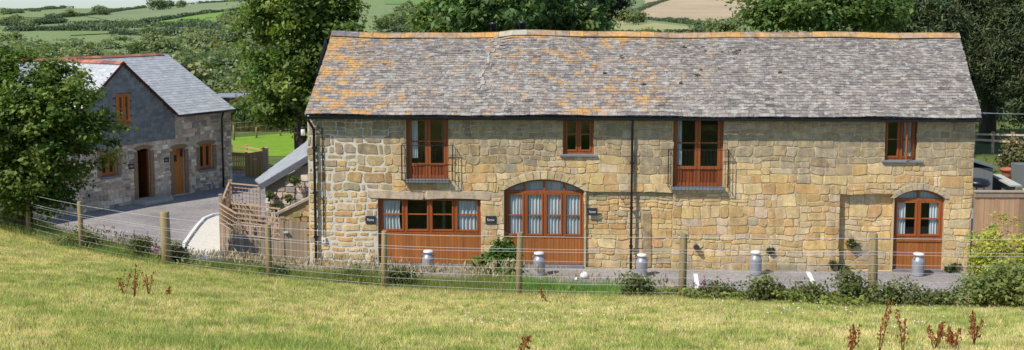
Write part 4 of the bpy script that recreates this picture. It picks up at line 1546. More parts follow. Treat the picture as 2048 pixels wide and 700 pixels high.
# ------------------------------------------------------------------ right of the barn
bf = thing('board_fence', 'tall weathered board fence running right from the barn corner', 'fence')
A, B = Vector((br.x + .03, br.y - .05, 0)), Vector((br.x + 7, br.y - .2, 0))
hF = at(1990, 379, br.y).z
board_run(bf, A, B, hF - .08, hF - .08, bw=.15, gap=.004, base=(1.12, .92, .76))
b = MB(); b.tint = (1.25, 1.2, 1.15, 0); b.beam(A + Vector((0, -.03, hF - .04)), B + Vector((0, -.03, hF - .04)), .12, .05); b.tint = (.8, .8, .8, 0)
b.beam(A + Vector((0, -.05, hF - .16)), B + Vector((0, -.05, hF - .16)), .03, .12); b.build('capping_rail', M['old_wood'], bf)
sh = thing('garden_shed', 'grey shed with a low pitched green roof behind the board fence', 'shed')
y0 = 43.5
s0_, s1_ = at(1915, 330, y0), at(1986, 338, y0)
zt = at(1942, 308, y0).z; zlo = at(1990, 333, y0).z
b = MB(); b.box(s0_.x, s1_.x, y0, y0 + 2.4, 0, zlo - .06); b.build('wall', M['shed'], sh)
b = MB(); b.hexa([(s0_.x - .3, y0 - .12, zt - .05), (s1_.x + .14, y0 - .12, zlo - .1), (s1_.x + .14, y0 + 2.5, zlo - .1), (s0_.x - .3, y0 + 2.5, zt - .05)],
                 [(s0_.x - .3, y0 - .12, zt + .04), (s1_.x + .14, y0 - .12, zlo), (s1_.x + .14, y0 + 2.5, zlo), (s0_.x - .3, y0 + 2.5, zt + .04)])
b.build('roof', M['shed_roof'], sh)
# dark covered barbecue
q = gnd(1955, 400); q = Vector((at(1955, 365, 41.5).x, 41.5, 0)); zz = at(1955, 357, 41.5).z
bb = thing('barbecue', 'black covered barbecue in front of the grey shed', 'barbecue', q)
b = MB(); b.lathe([(.2, zz - .34), (.42, zz - .28), (.50, zz - .16), (.42, zz - .05), (.2, zz), (.03, zz + .01)], n=18); b.build('lid', M['black'], bb)
for a in (0, 2.1, 4.2):
    b = MB(); b.tube([(.25 * math.cos(a), .25 * math.sin(a), zz - .3), (.4 * math.cos(a), .4 * math.sin(a), 0)], .025, 8); b.build('leg', M['churn'], bb)
# patio
sheet('patio', [(gnd(1940, 375).x, 41.5), (26, 41.5), (28, 50.5), (gnd(1985, 342).x, 50.5)], .012, M['render'])
pw = gnd(2000, 360)
rw = thing('planter_wall', 'low grey sloping retaining wall before the terracotta pot', 'wall')
a, c = at(1992, 352, 44.5), at(2034, 374, 42.5)
b = MB(); b.hexa([(a.x, a.y, 0), (c.x, c.y, 0), (c.x, c.y + .3, 0), (a.x, a.y + .3, 0)], [a, Vector((c.x, c.y, c.z)), Vector((c.x, c.y + .3, c.z)), Vector((a.x, a.y + .3, a.z))]); b.build('masonry', M['shed'], rw)
b = MB(); b.beam(a + Vector((0, .1, .03)), c + Vector((0, .1, .03)), .45, .06); b.build('coping', M['render'], rw)
p = gnd(2014, 359)
pt_ = thing('plant_pot', 'terracotta plant pot on the pale patio', 'plant pot', p)
k = p.y / FPX
b = MB(); b.lathe([(8 * k, 0), (9.5 * k, 10 * k), (11 * k, 18 * k), (13.5 * k, 18 * k), (13.5 * k, 23 * k), (11.5 * k, 23 * k), (11 * k, 20 * k)], n=20); b.build('pot', M['terracotta'], pt_)
q = Vector((at(2006, 330, p.y + 3).x, p.y + 3, 0))
ss = thing('staddle_stone', 'pale mushroom shaped staddle stone behind the terracotta pot', 'staddle stone', q)
zt = at(2006, 309, q.y).z; k = q.y / FPX
b = MB(); b.lathe([(6 * k, 0), (4.2 * k, zt - 5 * k)], n=14); b.build('stem', M['render'], ss)
b = MB(); b.lathe([(4 * k, zt - 6 * k), (11 * k, zt - 4 * k), (10 * k, zt - 1 * k), (5 * k, zt), (.5 * k, zt + .01)], n=18); b.build('cap', M['render'], ss)
q = Vector((at(2042, 335, 48).x, 48, 0))
gp = thing('grey_planter', 'grey square planter at the right edge of the patio', 'plant pot', q)
zt = at(2042, 327, 48).z
b = MB(); b.hexa([(-.25, -.25, 0), (.25, -.25, 0), (.25, .25, 0), (-.25, .25, 0)], [(-.32, -.32, zt), (.32, -.32, zt), (.32, .32, zt), (-.32, .32, zt)]); b.build('pot', M['shed'], gp)
# paddock rails behind
pr = thing('paddock_rails', 'pale two rail paddock fence under the dark pines', 'fence')
a, c = at(1935, 268, 60), at(2075, 271, 58)
b = MB(); b.tint = (1.6, 1.5, 1.5, 0)
a2, c2 = at(1935, 278, 60), at(2075, 287, 58)
b.beam(a, c, .06, .1); b.beam(a2, c2, .06, .12)
b.build('rail', M['old_wood'], pr)
for f in (.1, .38, .66, .94):
    q = a.lerp(c, f); post_at(pr, Vector((q.x, q.y + .06, 0)), q.z + .12, .14)
# overhead cable
b = MB(); p0, p1_ = BARN.M @ Vector((PE1.x - .1, -.1, PE1.z - .05)), Vector((26, 42, 5.2))
pt0 = at(1962, 226, p0.y + .3); pt1 = at(2300, 216, 40)
b.tube([pt0.lerp(pt1, i / 14) - Vector((0, 0, .12 * math.sin(math.pi * i / 14))) for i in range(15)], .009, 6)
tag(b.build('overhead_cable', M['galv']), 'thin pale cable running from the barn eave off to the right', 'cable')
pole = thing('cable_pole', 'timber pole carrying the overhead cable', 'pole', (pt1.x, pt1.y, 0))
b = MB(); b.tube([(0, 0, 0), (0, 0, pt1.z + .4)], [.12, .09], 10); b.build('shaft', M['post_wood'], pole)
# far tin shed by the lawn and lawn posts
ts = thing('tin_shed', 'small rusty sheet shed with pale end panel beyond the lawn', 'shed')
yb = 88
a, c = at(462, 212, yb), at(484, 212, yb); zt = at(470, 196, yb).z
gz = tz(a.x, yb) - .1
b = MB(); b.box(a.x - 1.5, c.x - .3, yb, yb + 3, gz, zt); b.build('wall', M['iron_shed'], ts)
b = MB(); b.box(c.x - .3, c.x + .35, yb - .15, yb + 2.8, gz, zt + .05); b.build('end_panel', M['lead'], ts)
b = MB(); b.box(a.x - 1.7, c.x + .4, yb - .3, yb + 3.2, zt + .05, zt + .13); b.build('roof', M['lead'], ts)

# lawn
lw = [gnd(440, 286), gnd(470, 313), gnd(640, 313), gnd(640, 266), gnd(560, 268), gnd(470, 276)]
m = NT('mown_lawn')
a_ = m.noise(1.2, 5, .6)
m.bsdf(m.ramp(a_, .3, .7, (.15, .27, .025), (.21, .33, .04)), .95, None, 0, 0, .05); M['lawn'] = m.m
sheet('lawn', lw, .02, M['lawn'])
lp_ = thing('lawn_fence', 'thin post and wire fence at the far edge of the bright lawn', 'fence')
prev = None
for px, p0, p1 in ((468, 250, 281), (513, 254, 276), (561, 258, 272), (610, 258, 270)):
    q = gnd(px, p1); t = at(px, p0, q.y)
    b = MB(); b.tube([(q.x, q.y, -.1), (q.x, q.y, t.z)], .06, 7); b.build('post', M['post_wood'], lp_)
    if prev:
        b = MB()
        for zz in (.4, .75, 1.05): b.tube([prev + Vector((0, 0, zz)), Vector((q.x, q.y, zz))], .006, 4)
        b.build('wire', M['galv'], lp_)
    prev = Vector((q.x, q.y, 0))

# ------------------------------------------------------------------ stock fence in the field
wf = thing('wire_fence', 'round post and wire stock fence along the top of the grassy bank', 'fence')
posts = [(-16.2, 31.6, 1.25, .065), (-13.3, 29.5, 1.25, .06), (-11.0, 27.4, 1.27, .062), (-8.25, 25.6, 1.33, .115), (-5.44, 24, 1.25, .065), (-2.67, 22.3, 1.25, .062),
         (.13, 21, 1.27, .063), (3.22, 20.2, 1.25, .075), (6.53, 19.3, 1.28, .085), (9.9, 18.45, 1.25, .07), (13, 17.6, 1.25, .07)]
tops = []
for x, y, h, r in posts:
    z = tz(x, y); b = MB()
    lean = Vector((U(-.03, .03), U(-.03, .03), 0))
    k = U(.85, 1.2); b.tint = (k, k, k, 0)
    rr = r
    b.tube([(x, y, z - .3), (x + lean.x * .5, y + lean.y * .5, z + h * .5), (x + lean.x, y + lean.y, z + h - .02), (x + lean.x, y + lean.y, z + h)], [rr * 1.05, rr, rr * .95, rr * .85], 12)
    b.build('post', M['post_wood'], wf)
    tops.append((Vector((x, y - r - .004, z)), lean, h))
for wz, rad in ((1.20, .0038), (.955, .0032), (.90, .0028), (.72, .0025), (.57, .0025), (.42, .0025), (.28, .0025), (.14, .0025)):
    b = MB(); P = []
    for (p, l, h), (q, l2, h2) in zip(tops, tops[1:]):
        for i in range(5):
            f = i / 5; P.append(p.lerp(q, f) + Vector((0, 0, wz - .012 * math.sin(math.pi * f) + U(-.003, .003))) + (l * (1 - f) + l2 * f) * (wz / 1.25))
    P.append(tops[-1][0] + Vector((0, 0, wz)))
    b.tube(P, rad, 5)
    b.build('wire', M['galv'], wf)
# ------------------------------------------------------------------ vegetation
def unit(v): return v / np.maximum(np.linalg.norm(v, axis=1, keepdims=True), 1e-6)


def leaf_quads(C, size, nbias, aspect=.6, droop=0.0, rnd=1.0):
    """one folded rhombus per leaf: centre, size, preferred normal"""
    n = len(C)
    N = unit(nbias + rng.normal(size=(n, 3)) * rnd)
    T = unit(np.cross(N, rng.normal(size=(n, 3))))
    T[:, 2] -= droop; T = unit(T)
    B = unit(np.cross(N, T))
    s = size[:, None]
    V = np.empty((n, 4, 3))
    V[:, 0] = C - T * s * .5
    V[:, 1] = C + B * s * aspect * .5 + N * s * .08
    V[:, 2] = C + T * s * .5
    V[:, 3] = C - B * s * aspect * .5 + N * s * .08
    F_ = np.arange(n * 4).reshape(n, 4)
    return V.reshape(-1, 3), F_


def crown_clumps(cen, rad, nl, ncl, seed, fill=.55, lobe=.45, low=0):
    """lumpy crown: lobes on an ellipsoid, clumps over the lobes"""
    g = np.random.default_rng(seed)
    d = unit(g.normal(size=(nl, 3))); d[:, 2] = d[:, 2] if low else np.abs(d[:, 2]) * 1.2 - .45; d = unit(d)
    lob = d * g.uniform(.45, .8, (nl, 1))
    lr = g.uniform(.24, .24 + lobe, nl)
    k = g.integers(0, nl, ncl)
    dd = unit(g.normal(size=(ncl, 3)))
    r = lr[k] * g.uniform(fill, 1.0, ncl)
    P = lob[k] + dd * r[:, None]
    return np.array(cen) + P * np.array(rad), dd, np.array(cen) + lob * np.array(rad)


def crown_mesh(cen, rad, seed, nl=14, ncl=260, per=70, ls=.2, cr=.38, cols=((.045, .075, .018), (.09, .13, .03)), bright=.5, flat=.55,
               aspect=.62, fill=.55, lobe=.45, droop=.25, up=.9, low=0):
    g = np.random.default_rng(seed + 5)
    P, dd, lob = crown_clumps(cen, rad, nl, ncl, seed, fill, lobe, low)
    n = ncl * per
    k = np.repeat(np.arange(ncl), per)
    off = g.normal(size=(n, 3)) * cr * .55 * np.repeat(g.uniform(.6, 1.35, ncl), per)[:, None]
    off[:, 2] *= flat
    C = P[k] + off
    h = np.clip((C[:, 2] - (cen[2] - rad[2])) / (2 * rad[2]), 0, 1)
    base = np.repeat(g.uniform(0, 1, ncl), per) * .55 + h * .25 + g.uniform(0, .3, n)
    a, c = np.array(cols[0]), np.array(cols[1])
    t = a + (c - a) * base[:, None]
    t *= g.uniform(.75, 1.25, (n, 1))
    hue = np.repeat(g.normal(size=ncl), per)[:, None]
    t *= 1 + hue * np.array([.13, .05, .02])
    t = np.clip(t, .004, .9)
    young = g.random(n) < .06 * bright * 2
    t[young] *= 1.5
    size = ls * g.uniform(.45, 1.5, n)
    nb = dd[k] * .7; nb[:, 2] += up
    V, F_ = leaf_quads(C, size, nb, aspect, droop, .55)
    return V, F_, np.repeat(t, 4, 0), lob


def trunk(root, base_r, top, lobes, name='trunk', n=9):
    b = MB()
    top = Vector(top)
    mid = Vector((U(-.15, .15), U(-.15, .15), top.z * .5))
    b.tube([(0, 0, -.3), (0, 0, .25), mid, top], [base_r * 1.35, base_r, base_r * .8, base_r * .45], 10)
    for q in lobes[:n]:
        q = Vector(q); s = mid.lerp(top, U(.0, .9))
        m_ = s.lerp(q, .5) + Vector((0, 0, U(-.1, .25)))
        b.tube([s, m_, q], [base_r * .42, base_r * .26, base_r * .08], 6)
    return b.build(name, M['bark'], root)


def tree(name, label, cat, base, cen, rad, base_r=.3, group=None, mat='leaf', **kw):
    """base: foot of the trunk. cen, rad: crown in local axes"""
    r = thing(name, label, cat, base, 0, group)
    V, F_, t, lob = crown_mesh(cen, rad, **kw)
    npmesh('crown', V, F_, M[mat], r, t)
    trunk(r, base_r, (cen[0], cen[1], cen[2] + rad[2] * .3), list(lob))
    return r


def gbase(px, Y):
    q = at(px, 300, Y); return Vector((q.x, Y, tz(q.x, Y)))


def crown_from(px, py, rx, ry, Y, base, depth=None):
    c = at(px, py, Y); k = Y / FPX
    return (c.x - base.x, 0, c.z - base.z), (rx * k, depth or rx * k * .9, ry * k)


# left tree, close, filling the left edge
Y = 30.1; bs = gbase(45, Y)
cen, rad = crown_from(22, 248, 200, 192, Y, bs, 1.35)
tree('broadleaf_tree', 'large dark leafy tree at the left edge in front of the house', 'tree', bs, cen, rad, .22, seed=21, nl=26, ncl=620, per=90, ls=.13, cr=.33, low=1,
     cols=((0.035, 0.070, 0.013), (0.188, 0.262, 0.051)), bright=.8, lobe=.32, fill=.35)
Y = 47; bs = gbase(604, Y)
cen, rad = crown_from(604, 100, 162, 200, Y, bs)
tree('broadleaf_tree', 'tall sycamore like tree standing behind the left end of the barn', 'tree', bs, cen, rad, .3, seed=33, nl=34, ncl=640, per=80, ls=.2, cr=.50, low=1,
     cols=((0.032, 0.068, 0.013), (0.188, 0.270, 0.054)), bright=.8, lobe=.22, fill=.3)
Y = 46; bs = gbase(1030, Y)
cen, rad = crown_from(1045, 0, 192, 120, Y, bs)
tree('chestnut_tree', 'broad chestnut tree with hanging leaves behind the two flue pipes', 'tree', bs, cen, rad, .4, seed=5, nl=24, ncl=520, per=60, ls=.30, cr=.55,
     cols=((0.041, 0.088, 0.027), (0.188, 0.285, 0.090)), bright=.6, aspect=.5, droop=.6, lobe=.3, fill=.4, low=1)
Y = 52; bs = gbase(895, Y)
cen, rad = crown_from(895, 45, 62, 75, Y, bs)
tree('ash_tree', 'lighter loose tree left of the chestnut behind the barn ridge', 'tree', bs, cen, rad, .2, seed=8, nl=14, ncl=170, per=60, ls=.2, cr=.5,
     cols=((0.068, 0.115, 0.030), (0.225, 0.300, 0.083)), lobe=.35)
Y = 60; bs = gbase(1215, Y)
cen, rad = crown_from(1212, 0, 50, 75, Y, bs)
tree('pine_tree', 'dark pine showing at the right edge of the chestnut', 'tree', bs, cen, rad, .25, mat='needle', seed=9, nl=16, ncl=220, per=60, ls=.3, cr=.5,
     cols=((0.013, 0.027, 0.016), (0.045, 0.068, 0.033)), aspect=.2, lobe=.3)
Y = 49; bs = gbase(1640, Y)
cen, rad = crown_from(1640, 10, 150, 110, Y, bs)
tree('broadleaf_tree', 'wide leafy tree behind the right half of the barn ridge', 'tree', bs, cen, rad, .35, seed=12, nl=24, ncl=460, per=75, ls=.22, cr=.52,
     cols=((0.041, 0.081, 0.020), (0.180, 0.262, 0.063)), lobe=.3, fill=.4)
for i, (px, py, rx, ry, Y, lab, sd_) in enumerate([
        (1850, 90, 100, 200, 58, 'dark pine behind the right end of the barn roof', 41), (1965, 70, 100, 190, 64, 'tall dark pine with a thick trunk behind the grey shed', 42),
        (2065, 80, 95, 190, 60, 'dark pine at the upper right edge', 43), (1770, 60, 80, 160, 68, 'dark pine between the leafy tree and the barn verge', 44),
        (2010, 130, 130, 150, 78, 'dark pine furthest back at the right edge', 45)]):
    bs = gbase(px + (8 if i == 1 else 0), Y)
    cen, rad = crown_from(px, py, rx, ry, Y, bs)
    t = tree('pine_tree', lab, 'tree', bs, cen, rad, .5 if i == 1 else .35, mat='needle', seed=sd_, nl=30, ncl=520, per=62, ls=.30, cr=.60,
             cols=((0.019, 0.035, 0.016), (0.128, 0.158, 0.063)), aspect=.22, lobe=.24, fill=.3, up=.5, low=1)

# shrubs beside the house, lawn and patio
def bush(name, label, p, rad, seed, ncl=90, per=60, ls=.12, cr=.25, cols=((.03, .06, .015), (.09, .14, .03)), group=None, cat='bush', nl=10, **kw):
    r = rad
    V, F_, t, lob = crown_mesh((0, 0, r[2] * .75), r, seed, nl, ncl, per, ls, cr, cols, **kw)
    V[:, 2] = np.maximum(V[:, 2], -.02)
    if name in ('woodland_bush', 'hedgerow_tree'):
        o = npmesh(name, V, F_, M['leaf'], None, t)
    else:
        o = thing(name, label, cat, p, 0, group)
        npmesh('foliage', V, F_, M['leaf'], o, t)
        b = MB()
        for q in lob[:6]:
            b.tube([(U(-.03, .03), U(-.03, .03), -.05), tuple(np.array(q) * .5 + np.array((0, 0, .05))), tuple(q)], [.02, .014, .005], 5)
        b.build('stems', M['bark'], o)
    o.location = p
    return tag(o, label, cat, group)


p = at(1000, 545, 30.4); p = Vector((p.x, 30.4, tz(p.x, 30.4)))
bush('leafy_shrub', 'fresh green leafy shrub before the left jamb of the arched window', p, (.56, .5, .86), 71, 110, 42, .14, .22, ((.05, .10, .02), (.12, .20, .04)))
p = Vector((11.45, 24.0, tz(11.45, 24.0)))
bush('yellow_shrub', 'bright yellow green shrub at the right end of the board fence', p, (1.35, .9, 1.38), 72, 420, 70, .075, .22, ((.24, .28, .04), (.46, .46, .08)), low=1)
p = Vector((8.6, 17.8, tz(8.6, 17.8)))
bush('bramble_bush', 'large dark green bramble bush in the lower right corner', p, (1.05, .8, .42), 73, 150, 60, .07, .30, ((.08, .11, .03), (.27, .30, .09)))
for i, (px, fo, w, h, lab) in enumerate([(1275, .15, .22, .26, 'small dark bramble left of the fence post by the flue vent'), (1425, -.1, .4, .17, 'low bramble right of the post near the flue vent'),
                                         (1530, -.5, .24, .26, 'bramble clump below the fourth milk churn'), (1620, -.6, .20, .22, 'bramble clump below the leaning bay line'),
                                         (1705, -.7, .22, .32, 'dark bramble left of the right hand fence post'), (1800, -.8, .34, .24, 'dark bramble right of the right hand fence post'),
                                         (1870, -.8, .30, .20, 'bramble before the bush below the arched stable door'), (545, .5, .22, .22, 'small nettle patch right of the fence post near the trellis'),
                                         (800, .5, .33, .28, 'dark weed clump right of the post before the wide window'), (705, .7, .25, .22, 'dark weed clump left of the post before the wide window'),
                                         (348, .35, .30, .34, 'leafy weed clump beside the thick strainer post'), (283, .2, .28, .36, 'leafy weed clump left of the thick strainer post'),
                                         (170, .3, .5, .30, 'leafy weed clump by the fence post at the left'), (20, .2, .8, .34, 'leafy weed clump at the left edge by the fence')]):
    # stands just beyond the fence line
    x = 0.0; y = 20.0
    for _ in range(6):
        y = float(np.interp(x, FX, FY)) + fo; x = at(px, 550, y).x
    bush('bramble_bush' if i < 7 else 'weed_clump', lab, Vector((x, y, tz(x, y))), (w, w * .7, h), 80 + i, 44, 36, .06, .22, ((.040, .060, .018), (.19, .21, .07)), cat='bramble' if i < 7 else 'weeds', nl=8)
# back garden shrubs and hedge
for i, (px, Y, rx, rz, lab, c) in enumerate([
        (482, 72, 2.2, .9, 'bushy hedge shrub behind the lawn next to the house gable', 0), (530, 73, 2.2, 1.0, 'rounded shrub behind the middle of the lawn', 0), (585, 71, 1.6, 1.2, 'shrub below the tall tree at the right of the lawn', 0),
        (625, 66, 1.4, 1.3, 'shrub just left of the barn roof corner', 0), (500, 80, 3.2, 1.1, 'reddish seeding scrub beyond the lawn hedge', 1), (560, 82, 3.0, 1.3, 'pale scrub beyond the lawn under the tall tree', 1),
        (2040, 52, 1.1, 1.0, 'feathery lavender coloured shrub at the right edge behind the pot', 1)]):
    bs = gbase(px, Y)
    bush('shrub', lab, bs, (rx, rx * .7, rz), 130 + i, 110, 50, .17, .4, ((.045, .08, .02), (.12, .17, .05)) if not c else ((.12, .12, .055), (.19, .17, .08)))
# little plants on the lean-to wall and at the foot of the barn
for i, (px, py, Y, s_) in enumerate([(537, 392, 37.3, .20), (552, 412, 37.25, .18), (590, 360, 37.0, .18), (575, 395, 37.1, .13)]):
    bush('wall_plant', 'small plant rooted in the lean-to stone wall', at(px, py + 8, Y), (s_, .15, s_), 150 + i, 14, 40, .07, .1, ((.05, .08, .02), (.12, .15, .05)), 'plants rooted in the lean-to wall', 'plant', 5)
for i, (px, py, s_, lab) in enumerate([(1707, 490, .17, 'plant growing from the blocked doorway wall'), (1664, 528, .15, 'weeds at the left foot of the blocked doorway'), (1690, 540, .13, 'low weeds inside the foot of the blocked doorway'),
                                       (1900, 543, .22, 'weeds at the foot of the wall right of the stable door'), (1540, 500, .10, 'tiny tuft in the wall above the fourth milk churn')]):
    u, z = uz(px, py, -.02)
    bush('wall_plant', lab, BARN.M @ Vector((u, .08 if px in (1707, 1690) else -.06, max(0.02, z - .08))), (s_, .1, s_ * .8), 160 + i, 12, 34, .06, .08, ((.05, .08, .02), (.12, .16, .05)), None, 'plant', 5)

# ---- the wood on the valley floor, scrub and far hedgerow trees: copies of a few kinds
protos = []
for i in range(6):
    o = bush('woodland_bush', 'bushy green tree massed in the valley behind the slate hung house', Vector((0, 0, -500)), (3.0, 3.0, 2.5 + .4 * (i % 3)), 200 + i, 80, 26, .5, .95,
             (((.135, .185, .085), (.235, .285, .125)), ((.155, .19, .09), (.265, .29, .135)), ((.11, .155, .08), (.20, .25, .12)))[i % 3],  # leaf colours paled towards blue grey to imitate distance haze
             'bushy trees massed in the valley', 'tree', 12, lobe=.4)
    protos.append(o)
used = [False] * 6
def put(px, py, Y, s, name='woodland_bush', label=None, group=None, kind=None, cat='tree'):
    """py: where its top shows"""
    i = random.randrange(6) if kind is None else kind
    q = at(px, py, Y); g = tz(q.x, Y)
    if not used[i]: o = protos[i]; used[i] = True
    else: o = protos[i].copy(); col.objects.link(o)
    top = 4.6 * s
    z = min(g - .3, q.z - top) if q.z - top < g + 1 else g - .3
    o.location = (q.x, Y, z); o.scale = (s * U(.9, 1.25), s, s * U(.85, 1.05)); o.rotation_euler = (0, 0, U(0, 6.28))
    o.name = name
    if label: o['label'] = label
    if group: o['group'] = group
    elif label and 'group' in o: del o['group']
    o['category'] = cat
    return o


# band of wood: rows from far to near
for Y, y0_, n, s in ((300, 66, 15, 1.25), (255, 74, 15, 1.3), (215, 82, 15, 1.35), (185, 92, 13, 1.3), (155, 108, 11, 1.2), (132, 130, 9, 1.15), (112, 152, 7, 1.1), (97, 176, 6, .95)):
    for k in range(n):
        px = -30 + (700 if Y > 140 else 640) * (k + U(.1, .9)) / n
        put(px, y0_ + U(-10, 12) + 8 * math.sin(px / 90), Y + U(-8, 8), s * U(.75, 1.2))
lab = 'dark tree in the small valley gap between the tall tree and the chestnut'
for px, py, Y, s in ((795, 24, 260, 1.9), (825, 18, 300, 2.3), (848, 30, 250, 1.7), (778, 38, 240, 1.5)):
    put(px, py, Y, s, 'hedgerow_tree', lab, 'dark trees in the gap between tall tree and chestnut', 2)
far_trees = [(249, 33, 420, 1.55, 'rounded hedgerow tree in the middle of the left hillside'), (140, 19, 560, .95, 'small round tree on the upper left hedge'), (197, 11, 620, 1.5, 'pair of trees on the hedge below the left skyline'),
             (206, 14, 600, 1.2, 'right hand tree of the pair on the upper hedge'), (418, 31, 480, 1.15, 'lone small tree in the bright green far field'), (452, 28, 400, 1.7, 'tree mass at the right end of the bright far field'),
             (482, 14, 430, 2.3, 'big tree left of the tall tree on the far hillside'), (498, 22, 380, 2.1, 'tree half hidden behind the tall tree on the far hillside'),
             (28, 14, 640, 1.5, 'left skyline tree clump'), (12, 18, 610, 1.2, 'leftmost tree on the skyline'), (68, 16, 700, 1.1, 'small skyline tree right of the left clump'),
             (35, 34, 430, 1.4, 'dark tree in the lower left hedge on the hillside'), (52, 36, 420, 1.5, 'second dark tree in the lower left hedge'), (12, 34, 440, 1.2, 'tree at the left edge of the hillside'),
             (316, -4, 760, 2.0, 'dark trees on the skyline above the pale field'), (338, 0, 780, 1.5, 'tree right of the dark skyline trees'), (362, -1, 800, 1.3, 'tree on the skyline hedge near the top'),
             (1255, 14, 420, 1.5, 'dark tree at the left edge of the ploughed field'), (1278, 16, 470, 1.3, 'dark tree on the hedge below the ploughed field'), (1270, 4, 450, 1.5, 'upper dark tree left of the ploughed field'),
             (1405, 38, 330, 1.1, 'round hedge bush below the ploughed field'), (1440, 35, 300, 1.5, 'bush at the right end of the ploughed field'), (1462, 36, 280, 1.5, 'second bush at the right end of the ploughed field'),
             (1325, 54, 230, 1.0, 'near rounded bush above the barn ridge left of the gap'), (1362, 57, 225, .9, 'near low bush above the barn ridge in the gap'), (1395, 56, 220, 1.0, 'near bush above the ridge right of the gap'), (1290, 57, 235, .9, 'near bush above the ridge beside the chestnut')]
for px, py, Y, s, lab in far_trees:
    put(px, py, Y, s, 'hedgerow_tree', lab)

# ---- far fields and hedges, draped on the hills, some distance haze put into their colours
def drape(name, top, bot, c, n=40, mrows=8, lift=.25):
    tx = np.array([q[0] for q in top]); ty = np.array([q[1] for q in top]); bx = np.array([q[0] for q in bot]); by = np.array([q[1] for q in bot])
    V = []
    for i in range(n + 1):
        f = i / n
        x0, x1 = tx[0] + (tx[-1] - tx[0]) * f, bx[0] + (bx[-1] - bx[0]) * f
        a = np.interp(x0, tx, ty); d = np.interp(x1, bx, by)
        for j in range(mrows + 1):
            g = j / mrows
            p = hit(x0 + (x1 - x0) * g, a + (d - a) * g)
            V.append((p.x, p.y, tz(p.x, p.y) + lift))
    Fq = [(i * (mrows + 1) + j, (i + 1) * (mrows + 1) + j, (i + 1) * (mrows + 1) + j + 1, i * (mrows + 1) + j + 1) for i in range(n) for j in range(mrows)]
    t = np.tile(np.array(c, float), (len(V), 1))
    return tag(npmesh(name, V, Fq, M['far'], None, t, True), kind='structure')


H1 = [(92, 38), (135, 33), (175, 31), (205, 27), (250, 20), (325, 11), (425, 5), (520, 0)]
H2 = [(255, 48), (325, 41), (400, 28), (475, 20), (500, 17)]
H3 = [(130, 57), (190, 54), (225, 56), (325, 53), (400, 53), (430, 60)]
H4 = [(225, 68), (300, 70), (350, 71), (400, 69), (455, 66)]
drape('far_field', [(170, 33), (250, 21), (325, 12), (425, 6), (520, 1)], [(250, 47), (325, 40), (400, 27), (475, 19), (520, 13)], (.20, .25, .125))
drape('far_field', [(300, 47), (330, 42), (400, 30), (470, 22)], [(300, 52), (360, 51), (420, 50), (455, 40)], (.17, .28, .06))
drape('far_field', [(10, 30), (60, 24), (120, 19), (200, 17), (300, 10)], [(10, 36), (92, 36), (175, 29), (250, 18), (300, 12)], (.20, .25, .11))
drape('far_field', [(90, 50), (160, 46), (250, 45)], [(90, 56), (160, 53), (250, 50)], (.17, .215, .095))
drape('far_field', [(140, 64), (240, 60), (330, 60)], [(140, 72), (240, 67), (330, 66)], (.18, .235, .09))
drape('far_field', [(320, 79), (400, 73), (470, 68)], [(320, 84), (400, 80), (470, 76)], (.19, .24, .09))
drape('far_field', [(770, -6), (900, -8)], [(770, 9), (900, 10)], (.16, .25, .085))
drape('ploughed_field', [(1300, -14), (1400, -25), (1560, -25)], [(1268, 34), (1390, 46), (1560, 46)], (.42, .33, .21), 40, 14)
drape('far_field', [(1225, 42), (1300, 46), (1390, 56)], [(1225, 62), (1300, 64), (1390, 66)], (.34, .33, .15))
drape('far_field', [(1240, -4), (1265, 0), (1290, 2)], [(1240, 30), (1265, 28), (1290, 20)], (.17, .22, .10))


def hedge(label, line_, h=2.2, w=1.6, dens=1.0, cols=((.065, .10, .06), (.125, .165, .09)), name='hedgerow', seed=1):
    g = np.random.default_rng(seed)
    pts = []
    xs = np.array([q[0] for q in line_]); ys = np.array([q[1] for q in line_])
    prevp = None
    for px in np.arange(xs[0], xs[-1], 1.5):
        p = hit(px, float(np.interp(px, xs, ys)) + 1.0)
        if prevp is None or True: pts.append((p.x, p.y, tz(p.x, p.y)))
    pts = np.array(pts)
    seg = np.linalg.norm(np.diff(pts, axis=0), axis=1)
    ok = seg < 60
    cum = np.concatenate([[0], np.cumsum(np.where(ok, seg, 0))])
    n = int(min(14000, cum[-1] * 16 * dens))
    d = g.uniform(0, cum[-1], n)
    C = np.stack([np.interp(d, cum, pts[:, k]) for k in range(3)], 1)
    hh = .75 * h * (.65 + .7 * noise2(d, d * 0, .07, seed))
    f = g.random(n)
    C[:, 2] += f * hh
    C[:, 0] += g.normal(size=n) * w * .3; C[:, 1] += g.normal(size=n) * w * .5
    a, c = np.array(cols[0]), np.array(cols[1])
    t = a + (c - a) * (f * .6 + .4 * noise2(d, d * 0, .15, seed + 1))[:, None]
    t *= g.uniform(.75, 1.25, (n, 1))
    V, F_ = leaf_quads(C, g.uniform(.5, 1.1, n), np.tile([0, -.3, .8], (n, 1)), .8)
    o0 = Vector(C.mean(0)); V = V - np.array(o0)
    o = npmesh(name, V, F_, M['leaf'], None, np.repeat(t, 4, 0)); o.location = o0
    return tag(o, label, 'hedge')


